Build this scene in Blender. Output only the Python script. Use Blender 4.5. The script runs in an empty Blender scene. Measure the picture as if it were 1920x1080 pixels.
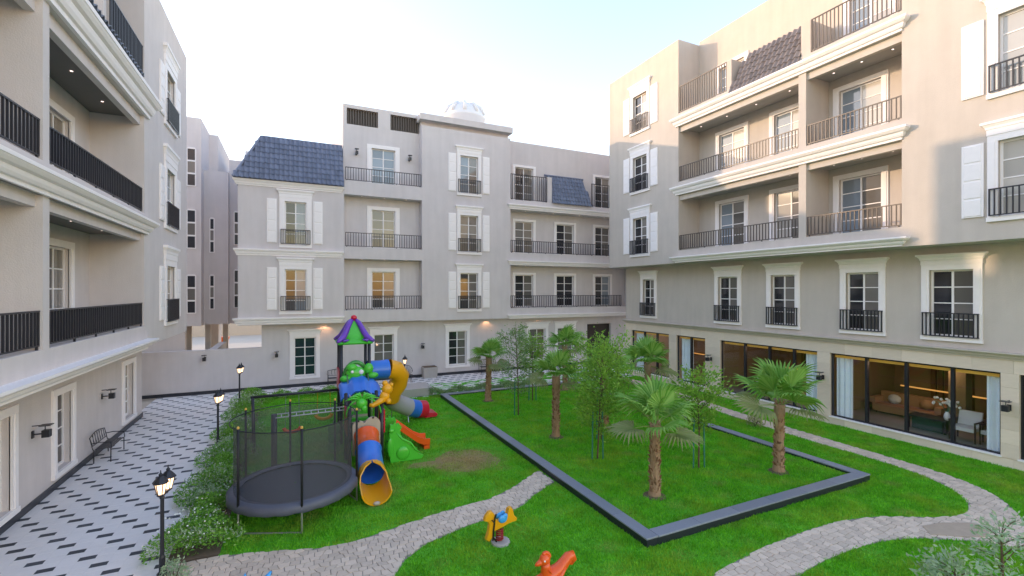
import bpy, math, random
import numpy as np
from mathutils import Vector, Matrix, Quaternion
random.seed(11); rng = np.random.default_rng(7)
S = bpy.context.scene
C = S.collection
PI = math.pi; R = math.radians

# ------------------------------------------------------------------ camera, sky, sun, exposure
cam_d = bpy.data.cameras.new('camera'); cam = bpy.data.objects.new('camera', cam_d); C.objects.link(cam)
cam.location = (0, 0, 5.4); cam.rotation_euler = (R(90), 0, R(-25.155))
cam_d.sensor_width = 36; cam_d.lens = 36 * 870.5 / 1920; cam_d.shift_y = 5.2 / 1920
cam_d.clip_start = 0.1; cam_d.clip_end = 2000
S.camera = cam
SUN_DIR = Vector((-1, 0.816, 0.277)).normalized()          # towards the sun
W = bpy.data.worlds.new('World'); S.world = W; W.use_nodes = True
nt = W.node_tree; sky = nt.nodes.new('ShaderNodeTexSky'); sky.sky_type = 'NISHITA'; sky.sun_disc = False
sky.sun_elevation = math.asin(SUN_DIR.z); sky.sun_rotation = math.atan2(SUN_DIR.x, SUN_DIR.y)
sky.altitude = 600; sky.air_density = 1.8; sky.dust_density = 0.5; sky.ozone_density = 2.5
bg = nt.nodes['Background']; bg.inputs['Strength'].default_value = 0.15
nt.links.new(sky.outputs[0], bg.inputs[0])
sd = bpy.data.lights.new('sun', 'SUN'); sd.energy = 0.65; sd.angle = R(0.6); sd.color = (1, 0.83, 0.50)
sun = bpy.data.objects.new('sun', sd); C.objects.link(sun); sun.location = (-30, 25, 30)
sun.rotation_euler = (-SUN_DIR).to_track_quat('-Z', 'Y').to_euler()
S.view_settings.view_transform = 'Standard'; S.view_settings.look = 'None'
S.view_settings.exposure = 2.15; S.view_settings.gamma = 1.0; S.view_settings.use_curve_mapping = False
S.view_settings.use_white_balance = True; S.view_settings.white_balance_temperature = 6950; S.view_settings.white_balance_tint = 33
S.render.engine = 'CYCLES'
S.cycles.max_bounces = 7; S.cycles.diffuse_bounces = 4; S.cycles.glossy_bounces = 3
S.cycles.transparent_max_bounces = 12; S.cycles.transmission_bounces = 4
S.cycles.caustics_reflective = False; S.cycles.caustics_refractive = False
S.cycles.sample_clamp_indirect = 6
S.cycles.use_denoising = True

# ------------------------------------------------------------------ materials
def lin(c):
    return tuple(((v / 255) / 12.92 if v / 255 <= 0.04045 else ((v / 255 + 0.055) / 1.055) ** 2.4) for v in c)
def mat(name, col, rough=0.6, var=0.0, scale=3.0, bump=0.0, bscale=60.0, spec=0.5, metal=0.0, rnd=0.0, island=0.0, emit=None, estr=0.0, col2=None, stain=0.0, coat=0.0, stretch=None):
    m = bpy.data.materials.new(name); m.use_nodes = True
    n = m.node_tree.nodes; l = m.node_tree.links; p = n['Principled BSDF']
    p.inputs['Base Color'].default_value = (*col, 1); p.inputs['Roughness'].default_value = rough
    p.inputs['Specular IOR Level'].default_value = spec; p.inputs['Metallic'].default_value = metal
    p.inputs['Coat Weight'].default_value = coat
    if emit:
        p.inputs['Emission Color'].default_value = (*emit, 1); p.inputs['Emission Strength'].default_value = estr
    src = None
    tc = n.new('ShaderNodeTexCoord'); vec = tc.outputs['Object']
    if stretch:
        mp = n.new('ShaderNodeMapping'); mp.inputs['Scale'].default_value = stretch; l.new(vec, mp.inputs[0]); vec = mp.outputs[0]
    def mul(fac_sock, lo, hi, base):
        mr = n.new('ShaderNodeMapRange'); mr.inputs['To Min'].default_value = lo; mr.inputs['To Max'].default_value = hi
        l.new(fac_sock, mr.inputs['Value'])
        vm = n.new('ShaderNodeVectorMath'); vm.operation = 'SCALE'; l.new(mr.outputs[0], vm.inputs['Scale'])
        if isinstance(base, tuple): vm.inputs[0].default_value = base
        else: l.new(base, vm.inputs[0])
        return vm.outputs[0]
    base = tuple(col)
    if col2 is not None:
        mx = n.new('ShaderNodeMix'); mx.data_type = 'RGBA'
        mx.inputs['A'].default_value = (*col, 1); mx.inputs['B'].default_value = (*col2, 1)
        if island: g = n.new('ShaderNodeNewGeometry'); f = g.outputs['Random Per Island']
        elif rnd: g = n.new('ShaderNodeObjectInfo'); f = g.outputs['Random']
        else:
            g = n.new('ShaderNodeTexNoise'); g.inputs['Scale'].default_value = scale; g.inputs['Detail'].default_value = 5; l.new(vec, g.inputs[0])
            mr = n.new('ShaderNodeMapRange'); mr.inputs['From Min'].default_value = .35; mr.inputs['From Max'].default_value = .65; l.new(g.outputs[0], mr.inputs[0]); f = mr.outputs[0]
        l.new(f, mx.inputs['Factor']); base = mx.outputs['Result']
    if island: g = n.new('ShaderNodeNewGeometry'); base = mul(g.outputs['Random Per Island'], 1 - island, 1 + island, base)
    if rnd: g = n.new('ShaderNodeObjectInfo'); base = mul(g.outputs['Random'], 1 - rnd, 1 + rnd, base)
    if var:
        g = n.new('ShaderNodeTexNoise'); g.inputs['Scale'].default_value = scale; g.inputs['Detail'].default_value = 6; g.inputs['Roughness'].default_value = .65
        l.new(vec, g.inputs[0]); base = mul(g.outputs[0], 1 - var * 2, 1 + var * 2, base)
    if stain:
        mp = n.new('ShaderNodeMapping'); mp.inputs['Scale'].default_value = (2.2, 2.2, .22); l.new(tc.outputs['Object'], mp.inputs[0])
        g = n.new('ShaderNodeTexNoise'); g.inputs['Scale'].default_value = 1.6; g.inputs['Detail'].default_value = 7; l.new(mp.outputs[0], g.inputs[0]); base = mul(g.outputs[0], 1 - stain, 1 + stain, base)
    if not isinstance(base, tuple): l.new(base, p.inputs['Base Color'])
    if bump:
        g = n.new('ShaderNodeTexNoise'); g.inputs['Scale'].default_value = bscale; g.inputs['Detail'].default_value = 4; l.new(vec, g.inputs[0])
        b = n.new('ShaderNodeBump'); b.inputs['Strength'].default_value = bump; b.inputs['Distance'].default_value = .02; l.new(g.outputs[0], b.inputs['Height']); l.new(b.outputs[0], p.inputs['Normal'])
    return m
def leafmat(name, a, b, trans=.35, rough=.5):
    m = bpy.data.materials.new(name); m.use_nodes = True; n = m.node_tree.nodes; l = m.node_tree.links
    p = n['Principled BSDF']; p.inputs['Roughness'].default_value = rough; p.inputs['Specular IOR Level'].default_value = .35
    g = n.new('ShaderNodeNewGeometry'); oi = n.new('ShaderNodeObjectInfo'); ad = n.new('ShaderNodeMath'); ad.operation = 'ADD'
    l.new(g.outputs['Random Per Island'], ad.inputs[0]); l.new(oi.outputs['Random'], ad.inputs[1])
    fr = n.new('ShaderNodeMath'); fr.operation = 'FRACT'; l.new(ad.outputs[0], fr.inputs[0])
    mx = n.new('ShaderNodeMix'); mx.data_type = 'RGBA'; mx.inputs['A'].default_value = (*a, 1); mx.inputs['B'].default_value = (*b, 1)
    l.new(fr.outputs[0], mx.inputs['Factor']); l.new(mx.outputs['Result'], p.inputs['Base Color'])
    t = n.new('ShaderNodeBsdfTranslucent'); l.new(mx.outputs['Result'], t.inputs[0])
    ms = n.new('ShaderNodeMixShader'); ms.inputs[0].default_value = trans; l.new(p.outputs[0], ms.inputs[1]); l.new(t.outputs[0], ms.inputs[2])
    l.new(ms.outputs[0], n['Material Output'].inputs[0]); return m
def glassmat(name, tint=(.95, .97, .97), ior=1.5):
    m = bpy.data.materials.new(name); m.use_nodes = True; n = m.node_tree.nodes; l = m.node_tree.links; n.remove(n['Principled BSDF'])
    t = n.new('ShaderNodeBsdfTransparent'); t.inputs[0].default_value = (*tint, 1)
    g = n.new('ShaderNodeBsdfGlossy'); g.inputs['Roughness'].default_value = .01; g.inputs[0].default_value = (.9, .95, 1, 1)
    f = n.new('ShaderNodeFresnel'); f.inputs[0].default_value = ior
    ge = n.new('ShaderNodeNewGeometry'); sb = n.new('ShaderNodeMath'); sb.operation = 'SUBTRACT'; sb.inputs[0].default_value = 1; l.new(ge.outputs['Backfacing'], sb.inputs[1])
    mu = n.new('ShaderNodeMath'); mu.operation = 'MULTIPLY'; l.new(f.outputs[0], mu.inputs[0]); l.new(sb.outputs[0], mu.inputs[1])
    ms = n.new('ShaderNodeMixShader'); l.new(mu.outputs[0], ms.inputs[0]); l.new(t.outputs[0], ms.inputs[1]); l.new(g.outputs[0], ms.inputs[2])
    l.new(ms.outputs[0], n['Material Output'].inputs[0]); return m
def netmat(name, col, opac):
    m = bpy.data.materials.new(name); m.use_nodes = True; n = m.node_tree.nodes; l = m.node_tree.links
    p = n['Principled BSDF']; p.inputs['Base Color'].default_value = (*col, 1); p.inputs['Roughness'].default_value = .8
    t = n.new('ShaderNodeBsdfTransparent'); ms = n.new('ShaderNodeMixShader'); ms.inputs[0].default_value = opac
    l.new(t.outputs[0], ms.inputs[1]); l.new(p.outputs[0], ms.inputs[2]); l.new(ms.outputs[0], n['Material Output'].inputs[0]); return m
def emat(name, col, st):
    return mat(name, col, .5, emit=col, estr=st)

M = {}
M['stucco'] = mat('stucco', (.65, .59, .57), .9, var=.05, scale=1.1, bump=.35, bscale=38, spec=.2, stain=.09)
M['stucco_r'] = mat('stucco_r', (.56, .495, .44), .9, var=.05, scale=1.1, bump=.35, bscale=38, spec=.2, stain=.09)
M['turf'] = mat('turf', (.06, .42, .015), .95, var=.16, scale=5, bump=.6, bscale=40)
M['dry'] = mat('dry_soil', (.34, .25, .11), .95, var=.15, scale=9, bump=.5, bscale=30)
M['stucco_b'] = mat('stucco_b', (.64, .59, .585), .9, var=.05, scale=.9, bump=.35, bscale=38, spec=.2, stain=.09)
M['white'] = mat('white_trim', (.90, .85, .84), .6, var=.03, scale=5, spec=.35, stain=.02)
M['frame'] = mat('white_frame', (.88, .84, .83), .4, spec=.4)
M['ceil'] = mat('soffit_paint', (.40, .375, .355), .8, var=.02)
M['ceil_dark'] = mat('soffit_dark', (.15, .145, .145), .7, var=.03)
M['metal'] = mat('black_metal', (.028, .028, .035), .38, spec=.5, metal=.2)
M['metal_r'] = mat('brown_metal', (.10, .085, .075), .42, spec=.5, metal=.2)  # lighter, browner variant of the railing metal
M['pane'] = mat('pane_dark', (.022, .024, .03), .04, spec=.7, coat=.3)
M['pane2'] = mat('pane_curtain', (.17, .155, .14), .06, spec=.6, coat=.5, rnd=.35)
M['pane6'] = mat('pane_pale_reflection', (.46, .43, .39), .08, spec=.6, coat=.5, rnd=.2)  # curtained pane; bright sky reflection and sun painted into the pale colour
M['pane4'] = mat('pane_sky_reflection', (.20, .25, .30), .05, spec=.7, coat=.4, rnd=.2)  # sky reflection painted into the bluish base colour of the pane
M['pane5'] = mat('pane_warm', (.25, .205, .16), .08, spec=.6, coat=.4, rnd=.3)
M['pane3'] = mat('pane_green', (.02, .045, .05), .05, spec=.7)
M['tile'] = mat('roof_tile', (.15, .175, .24), .42, rnd=.16, var=.06, scale=9, bump=.2, bscale=50, spec=.45)
M['tile_r'] = mat('roof_tile_warm', (.21, .175, .16), .45, rnd=.16, var=.06, scale=9, bump=.2, bscale=50, spec=.45)
M['skirt'] = mat('dark_granite', (.022, .025, .035), .35, var=.08, scale=30, spec=.5)
M['coping'] = mat('granite_coping', (.24, .26, .31), .4, rnd=.12, var=.08, scale=25, spec=.5)
M['stone'] = mat('beige_stone', (.74, .62, .50), .6, rnd=.09, var=.05, scale=4, bump=.12, bscale=22, stretch=(1, 1, 3.5))
M['concrete'] = mat('pale_concrete', (.45, .42, .39), .85, var=.07, scale=4, bump=.3)
M['paver_l'] = mat('paver_light', (.80, .76, .745), .6, island=.015, var=.035, scale=1.5, bump=.02, bscale=40)
M['paver_d'] = mat('paver_dark', (.055, .062, .075), .6, rnd=.28, var=.06, scale=8, bump=.15, bscale=40)
M['grout'] = mat('grout', (.76, .72, .705), .9, var=.05)
M['flag'] = mat('flagstone', (.67, .53, .42), .8, rnd=.13, island=.0, var=.06, scale=6, bump=.35, bscale=26)
M['flag_s'] = mat('flagstone_stuff', (.67, .53, .42), .8, island=.13, var=.06, scale=6, bump=.35, bscale=26)
M['joint'] = mat('path_joint', (.30, .25, .22), .95, var=.08, scale=8)
M['soil'] = mat('soil', (.16, .105, .07), .95, var=.12, scale=7, bump=.5, bscale=20)
M['sand'] = mat('sand', (.46, .35, .26), .95, var=.08, scale=6, bump=.4, bscale=30)
M['desert'] = mat('far_ground', (.55, .47, .38), .95, var=.06, scale=.2)
M['bark'] = mat('bark', (.13, .085, .05), .9, var=.15, scale=14, bump=.8, bscale=30)
M['palm_bark'] = mat('palm_bark', (.26, .11, .05), .9, col2=(.40, .28, .18), island=.25, var=.12, scale=12, bump=.7, bscale=30)
M['leaf_tree'] = leafmat('leaf_tree', (.11, .34, .035), (.28, .52, .07))
M['leaf_olive'] = leafmat('leaf_olive', (.15, .30, .10), (.28, .42, .18))
M['leaf_palm'] = leafmat('leaf_palm', (.09, .32, .035), (.27, .50, .11), .3)
M['leaf_palm_dry'] = leafmat('leaf_palm_dry', (.24, .29, .10), (.30, .33, .14), .3)
M['leaf_hedge'] = leafmat('leaf_hedge', (.10, .36, .035), (.26, .54, .09))
M['leaf_pale'] = leafmat('leaf_pale', (.28, .42, .24), (.45, .58, .38))
M['flower'] = mat('flower_white', (.85, .85, .80), .6)
M['yellow_fl'] = mat('flower_yellow', (.85, .62, .03), .6)
M['base_green'] = mat('dark_green_base', (.012, .05, .04), .4)
M['stake'] = mat('stake_green', (.02, .20, .13), .5)
def plast(n, c, r=.32): return mat(n, c, r, var=.02, scale=4, spec=.5, coat=.15)
M['p_green'] = plast('plastic_green', (.02, .52, .035)); M['p_dgreen'] = plast('plastic_dark_green', (.02, .30, .05))
M['p_blue'] = plast('plastic_blue', (.01, .17, .66)); M['p_purple'] = plast('plastic_purple', (.16, .05, .46))
M['p_yellow'] = plast('plastic_yellow', (.86, .38, .008)); M['p_orange'] = plast('plastic_orange', (.88, .11, .015))
M['p_red'] = plast('plastic_red', (.66, .012, .04)); M['p_beige'] = plast('plastic_beige', (.48, .40, .32)); M['p_grey'] = plast('plastic_grey', (.40, .40, .42))
M['p_white'] = plast('plastic_white', (.8, .8, .8)); M['p_cyan'] = plast('plastic_cyan', (.01, .36, .80)); M['p_black'] = plast('plastic_black', (.012, .012, .015))
M['post'] = mat('play_post', (.025, .025, .035), .4, spec=.5); M['galv'] = mat('galvanised', (.45, .46, .47), .35, metal=.8)
M['spring'] = mat('spring_red', (.36, .01, .015), .35)
M['mat_tramp'] = mat('trampoline_mat', (.05, .06, .085), .7, var=.03, scale=3); M['pad_tramp'] = mat('trampoline_pad', (.085, .095, .13), .5, var=.06, scale=6, bump=.5, bscale=9)
M['net'] = netmat('safety_net', (.085, .085, .09), .46)
M['foam'] = mat('pole_foam', (.012, .013, .018), .6); M['brass'] = mat('brass_cap', (.7, .42, .08), .4)
M['glass'] = glassmat('window_glass')
M['lampglass'] = mat('lamp_glass', (.9, .8, .6), .3, emit=(1, .72, .40), estr=.5)
M['down'] = emat('downlight_glow', (1, .9, .75), .6)
M['cove'] = emat('cove_glow', (1, .55, .14), .12)
M['pelmet'] = mat('pelmet_cove_glow', (.75, .45, .08), .6, emit=(1, .58, .12), estr=.03)  # no lamp: warm cove light on the pelmet put in as emission
M['curtain'] = mat('curtain', (.84, .90, .96), .8, var=.03)
M['wood'] = mat('wood_panel', (.12, .065, .03), .5, var=.1, scale=6, stretch=(1, 1, .15)); M['wood_d'] = mat('wood_dark', (.05, .03, .02), .5, var=.08)
M['fabric'] = mat('sofa_fabric', (.36, .20, .10), .9, var=.04); M['fabric_l'] = mat('chair_fabric', (.55, .55, .53), .9, var=.03)
M['floor_in'] = mat('interior_floor', (.24, .22, .19), .3, var=.04, scale=3); M['wall_in'] = mat('interior_wall', (.22, .165, .09), .8)
M['door_dark'] = mat('dark_door', (.035, .025, .02), .5)
M['orange_bin'] = mat('orange_plastic', (.85, .17, .02), .5)
M['tank'] = mat('tank_white', (.72, .73, .75), .5, var=.03)
M['louver'] = mat('louver', (.16, .135, .12), .7, var=.04)
M['street'] = mat('outer_plaster', (.62, .52, .40), .9, var=.04)

# ------------------------------------------------------------------ mesh builder and scene helpers
class Fr:                                                    # facade frame: u along the wall, n outwards, z up
    def __init__(s, o, u, n): s.o = Vector(o); s.u = Vector(u); s.n = Vector(n); s.z = Vector((0, 0, 1)); s.flip = s.u.cross(s.n).z < 0
    def __call__(s, u, n, z): return s.o + s.u * u + s.n * n + s.z * z
    def lin(s): return Fr((0, 0, 0), s.u, s.n)
WORLD = Fr((0, 0, 0), (1, 0, 0), (0, 1, 0))
class MB:
    def __init__(s, F=WORLD): s.v = []; s.f = []; s.F = F; s.m = []; s.mi = 0
    def pts(s, P): i = len(s.v); s.v += [tuple(s.F(*p)) for p in P]; return i
    def face(s, idx): s.f.append(tuple(reversed(idx)) if s.F.flip else tuple(idx)); s.m.append(s.mi)
    def quad(s, *P): i = s.pts(P); s.face(range(i, i + len(P)))
    def box(s, u0, u1, n0, n1, z0, z1):
        i = s.pts([(u0, n0, z0), (u1, n0, z0), (u1, n1, z0), (u0, n1, z0), (u0, n0, z1), (u1, n0, z1), (u1, n1, z1), (u0, n1, z1)])
        for q in ((3, 2, 1, 0), (4, 5, 6, 7), (0, 1, 5, 4), (1, 2, 6, 5), (2, 3, 7, 6), (3, 0, 4, 7)): s.face([i + k for k in q])
        return s
    def loft(s, rings, cap=True):                            # rings: lists of equally many points
        ids = [s.pts(r) for r in rings]; k = len(rings[0])
        for a, b in zip(ids, ids[1:]):
            for j in range(k): s.face((a + j, a + (j + 1) % k, b + (j + 1) % k, b + j))
        if cap: s.face([ids[0] + j for j in reversed(range(k))]); s.face([ids[-1] + j for j in range(k)])
        return s
    def extr_u(s, prof, u0, u1):                             # profile of (n, z) extruded along u
        return s.loft([[(u0, n, z) for n, z in prof], [(u1, n, z) for n, z in prof]])
    def tube(s, path, rad, k=8, cap=True, squash=1.0):
        path = [Vector(p) for p in path]; n = len(path); rad = rad if isinstance(rad, (list, tuple)) else [rad] * n
        up = None; rings = []
        for i, p in enumerate(path):
            t = (path[min(i + 1, n - 1)] - path[max(i - 1, 0)]).normalized()
            if up is None: up = Vector((0, 0, 1)) if abs(t.z) < .9 else Vector((1, 0, 0))
            a = t.cross(up)
            if a.length < 1e-6: a = t.cross(Vector((0, 1, .1)))
            a.normalize(); b = a.cross(t).normalized(); up = b
            rings.append([tuple(p + a * (rad[i] * math.cos(2 * PI * j / k)) + b * (rad[i] * squash * math.sin(2 * PI * j / k))) for j in range(k)])
        return s.loft(rings, cap)
    def cyl(s, p0, p1, r0, r1=None, k=10): return s.tube([p0, p1], [r0, r1 if r1 is not None else r0], k)
    def lathe(s, c, prof, k=16):                             # prof of (r, z)
        return s.loft([[(c[0] + r * math.cos(2 * PI * j / k), c[1] + r * math.sin(2 * PI * j / k), c[2] + z) for j in range(k)] for r, z in prof])
    def ball(s, c, r, k=12, rz=None, rings=8, ry=None):
        rz = rz or r; ry = ry or r
        return s.loft([[(c[0] + r * math.sin(PI * i / rings) * math.cos(2 * PI * j / k), c[1] + ry * math.sin(PI * i / rings) * math.sin(2 * PI * j / k), c[2] - rz * math.cos(PI * i / rings)) for j in range(k)] for i in ([.12] + list(range(1, rings)) + [rings - .12])])
    def plate(s, outline, y0, y1, axis='xz', off=(0, 0, 0), bev=0.0):   # polygon extruded in the third axis, optional rounded rim
        def P(a, b, t): return (a + off[0], t + off[1], b + off[2]) if axis == 'xz' else ((t + off[0], a + off[1], b + off[2]) if axis == 'yz' else (a + off[0], b + off[1], t + off[2]))
        if bev:
            cx = sum(p[0] for p in outline) / len(outline); cy = sum(p[1] for p in outline) / len(outline)
            def ins(p): d = math.hypot(p[0] - cx, p[1] - cy) or 1; return (p[0] - (p[0] - cx) / d * bev, p[1] - (p[1] - cy) / d * bev)
            o2 = [ins(p) for p in outline]; e = bev * (1 if y1 > y0 else -1)
            return s.loft([[P(a, b, y0) for a, b in o2], [P(a, b, y0 + e) for a, b in outline], [P(a, b, y1 - e) for a, b in outline], [P(a, b, y1) for a, b in o2]])
        return s.loft([[P(a, b, y0) for a, b in outline], [P(a, b, y1) for a, b in outline]])
    def mesh(s, name, mats, off=Vector((0, 0, 0)), smooth=False):
        me = bpy.data.meshes.new(name); me.from_pydata([(x - off.x, y - off.y, z - off.z) for x, y, z in s.v], [], s.f)
        for m in (mats if isinstance(mats, (list, tuple)) else [mats]): me.materials.append(M[m])
        if isinstance(mats, (list, tuple)): me.polygons.foreach_set('material_index', s.m)
        if smooth: me.polygons.foreach_set('use_smooth', [True] * len(me.polygons))
        me.update(); return me
WP = {}
def tag(o, label=None, cat=None, group=None, kind=None):
    if label: o['label'] = label
    if cat: o['category'] = cat
    if group: o['group'] = group
    if kind: o['kind'] = kind
    return o
def thing(name, loc, label, cat, group=None):
    o = bpy.data.objects.new(name, None); C.objects.link(o); o.location = loc; o.empty_display_size = .2; WP[o] = Vector(loc)
    return tag(o, label, cat, group)
def add(name, mb, mats, parent=None, smooth=False, label=None):
    off = WP[parent] if parent else Vector((0, 0, 0))
    o = bpy.data.objects.new(name, mb.mesh(name, mats, off, smooth)); C.objects.link(o)
    if parent: o.parent = parent
    WP[o] = off
    if label: o['label'] = label
    return o
def inst(name, me, parent, loc, rot=None):
    o = bpy.data.objects.new(name, me); C.objects.link(o)
    p = WP[parent] if parent else Vector((0, 0, 0))
    if parent: o.parent = parent
    mt = Matrix.Translation(Vector(loc) - p)
    o.matrix_local = mt @ rot.to_4x4() if rot is not None else mt
    WP[o] = Vector(loc); return o
def soft(o, angle=35):
    me = o.data
    me.polygons.foreach_set('use_smooth', [True] * len(me.polygons))
    try: me.set_sharp_from_angle(angle=R(angle))
    except Exception: pass
    return o
cache = {}
def shared(key, fn):
    if key not in cache: cache[key] = fn()
    return cache[key]
def npmesh(name, verts, faces, m, attrs=None, flat=False):               # faces: int array (n,3) or (n,4)
    me = bpy.data.meshes.new(name); k = faces.shape[1]
    me.vertices.add(len(verts)); me.vertices.foreach_set('co', np.asarray(verts, np.float32).ravel())
    me.loops.add(faces.size); me.loops.foreach_set('vertex_index', faces.astype(np.int32).ravel())
    me.polygons.add(len(faces)); me.polygons.foreach_set('loop_start', np.arange(0, faces.size, k, dtype=np.int32)); me.polygons.foreach_set('loop_total', np.full(len(faces), k, np.int32))
    me.materials.append(M[m]) if isinstance(m, str) else me.materials.append(m)
    for an, av in (attrs or {}).items():
        a = me.attributes.new(an, 'FLOAT', 'POINT'); a.data.foreach_set('value', np.asarray(av, np.float32))
    me.update(calc_edges=True)
    if flat: me.polygons.foreach_set('use_smooth', [False] * len(me.polygons))
    return me

# ------------------------------------------------------------------ facade helpers
def wall(mb, u0, u1, z0, z1, n=0.0, holes=(), depth=.2, back=True):
    us = sorted({u0, u1} | {h[0] for h in holes} | {h[1] for h in holes}); zs = sorted({z0, z1} | {h[2] for h in holes} | {h[3] for h in holes})
    us = [u for u in us if u0 <= u <= u1]; zs = [z for z in zs if z0 <= z <= z1]
    for a, b in zip(us, us[1:]):
        for c, d in zip(zs, zs[1:]):
            mu, mz = (a + b) / 2, (c + d) / 2
            if any(h[0] < mu < h[1] and h[2] < mz < h[3] for h in holes): continue
            mb.quad((a, n, c), (a, n, d), (b, n, d), (b, n, c))
    for a, b, c, d in holes:
        m = n - depth
        mb.quad((a, n, c), (a, m, c), (a, m, d), (a, n, d)); mb.quad((b, n, c), (b, n, d), (b, m, d), (b, m, c))
        mb.quad((a, n, d), (a, m, d), (b, m, d), (b, n, d)); mb.quad((a, n, c), (b, n, c), (b, m, c), (a, m, c))
        if back: mb.quad((a, m, c), (a, m, d), (b, m, d), (b, m, c))
    return mb
def pane_mesh(F, w, h, m):
    return shared(('pane', F.u[:], F.n[:], round(w, 3), round(h, 3), m), lambda: MB(F.lin()).box(-w / 2, w / 2, -.006, .006, -h / 2, h / 2).mesh('pane', m))
WR = random.Random(21)
def window(F, bld, n, u0, u1, z0, z1, cols=2, rows=4, depth=.16, sur=.22, hood=0.0, sill=True, mats=('pane', 'pane2'), rail=None, split=False, surround=True, flare=.13, proj=.15, railmat='metal'):
    if mats == ('pane', 'pane2') or mats == ('pane', 'pane'): mats = WR.choice((('pane', 'pane2'), ('pane', 'pane2'), ('pane', 'pane'), ('pane2', 'pane5'), ('pane', 'pane4'), ('pane2', 'pane2')))
    fr = MB(F); a = n - depth + .012; b = a + .055; fw = .06
    fr.box(u0, u0 + fw, a, b, z0, z1); fr.box(u1 - fw, u1, a, b, z0, z1); fr.box(u0 + fw, u1 - fw, a, b, z0, z0 + fw + .02); fr.box(u0 + fw, u1 - fw, a, b, z1 - fw, z1)
    iu0, iu1, iz0, iz1 = u0 + fw, u1 - fw, z0 + fw + .02, z1 - fw
    mw, hw = .06, .034; cw = (iu1 - iu0 - mw * (cols - 1)) / cols; rh = (iz1 - iz0 - hw * (rows - 1)) / rows
    for i in range(1, cols): x = iu0 + i * cw + (i - 1) * mw; fr.box(x, x + mw, a + .002, b - .004, iz0, iz1)
    for i in range(cols):
        x = iu0 + i * (cw + mw)
        for j in range(1, rows): z = iz0 + j * rh + (j - 1) * hw; fr.box(x, x + cw, a + .005, b - .012, z, z + hw)
    w = add('window', fr, 'frame', bld)
    for i in range(cols):
        m = mats[i % len(mats)]
        for j in range(rows):
            inst('pane', pane_mesh(F, cw, rh, m), w, F(iu0 + i * (cw + mw) + cw / 2, a + .02, iz0 + j * (rh + hw) + rh / 2))
    if surround:
        s = MB(F); p = .05
        s.box(u0 - sur, u0, n - .02, n + p, z0, z1); s.box(u1, u1 + sur, n - .02, n + p, z0, z1); s.box(u0 - sur, u1 + sur, n - .02, n + p + .004, z1, z1 + sur * .8)
        s.box(u0 - sur + .05, u0 - .06, n, n + p + .018, z0, z1); s.box(u1 + .06, u1 + sur - .05, n, n + p + .018, z0, z1)
        add('surround', s, 'white', w)
        if sill:
            q = MB(F); q.box(u0 - sur - .015, u1 + sur + .015, n - .02, n + p + .03, z0 - .13, z0 - .001); add('sill', q, 'white', w)
    if hood:
        zb = z1 + sur * .8; h = hood; U0, U1 = u0 - sur, u1 + sur
        def ring(z, e, p): return [(U0 - e, n - .02, z), (U1 + e, n - .02, z), (U1 + e, n + p, z), (U0 - e, n + p, z)]
        q = MB(F); q.loft([ring(zb + .001, .012, .07), ring(zb + h * .42, .012, .07), ring(zb + h * .46, .03, .085), ring(zb + h * .62, .045, .09), ring(zb + h * .80, flare * .75, proj * .85), ring(zb + h * .82, flare, proj), ring(zb + h, flare, proj)])
        add('hood', q, 'white', w)
    if rail: railing(F, bld, u0 - sur * .75, u1 + sur * .75, n + .13, rail[0], rail[1], .125, split, railmat, stand=n)
    return w
def railing(F, bld, u0, u1, n, z0, z1, sp=.14, split=False, m='metal', stand=None):
    r = MB(F); t = .018
    r.box(u0, u1, n - .025, n + .025, z1 - .035, z1); r.box(u0, u1, n - t, n + t, z0 + .05, z0 + .08)
    r.box(u0, u0 + .035, n - .019, n + .019, z0 + .081, z1 - .036); r.box(u1 - .035, u1, n - .019, n + .019, z0 + .081, z1 - .036)
    if stand is not None:
        for zz in (z0 + .052, z1 - .03):
            r.box(u0 + .005, u0 + .03, stand + .02, n - .026, zz, zz + .02); r.box(u1 - .03, u1 - .005, stand + .02, n - .026, zz, zz + .02)
    else:
        k = max(1, int((u1 - u0) / 1.3))
        for i in range(k + 1): x = u0 + .08 + (u1 - u0 - .16) * i / k; r.box(x - .02, x + .02, n - .02, n + .02, z0 - .03, z0 + .049)
    N = max(2, int(round((u1 - u0) / sp))); us = [u0 + (u1 - u0) * i / N for i in range(1, N)]
    bw, bd = .014, .02
    if not split:
        for x in us: r.box(x - bw, x + bw, n - bd, n + bd, z0 + .0805, z1 - .0355)
    ro = add('railing', r, m, bld)
    if split:
        h = z1 - z0 - .116
        me = shared(('bal', F.u[:], F.n[:], round(h, 3), m), lambda: MB(F.lin()).box(-bw, bw, -bd, bd, 0, h).mesh('baluster', m))
        for x in us: inst('baluster', me, ro, F(x, n, z0 + .0805))
    return ro
def shutter(F, bld, n, u0, u1, z0, z1, name='shutter'):
    w, h = u1 - u0, z1 - z0; key = ('sh', F.u[:], F.n[:], round(w, 3), round(h, 3))
    me = shared(key, lambda: MB(F.lin()).box(-w / 2, w / 2, -.01, .035, 0, h).mesh('shutter', 'white'))
    pm = shared(key + ('p',), lambda: MB(F.lin()).loft([[(-w / 2 + .05, .036, .0), (w / 2 - .05, .036, .0), (w / 2 - .05, .036, h / 4 - .05), (-w / 2 + .05, .036, h / 4 - .05)], [(-w / 2 + .065, .05, .015), (w / 2 - .065, .05, .015), (w / 2 - .065, .05, h / 4 - .065), (-w / 2 + .065, .05, h / 4 - .065)]]).mesh('panel', 'white'))
    o = inst('shutter', me, bld, F((u0 + u1) / 2, n, z0))
    for i in range(4): inst('panel', pm, o, F((u0 + u1) / 2, n, z0 + .03 + i * (h - .02) / 4))
    return o
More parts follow.
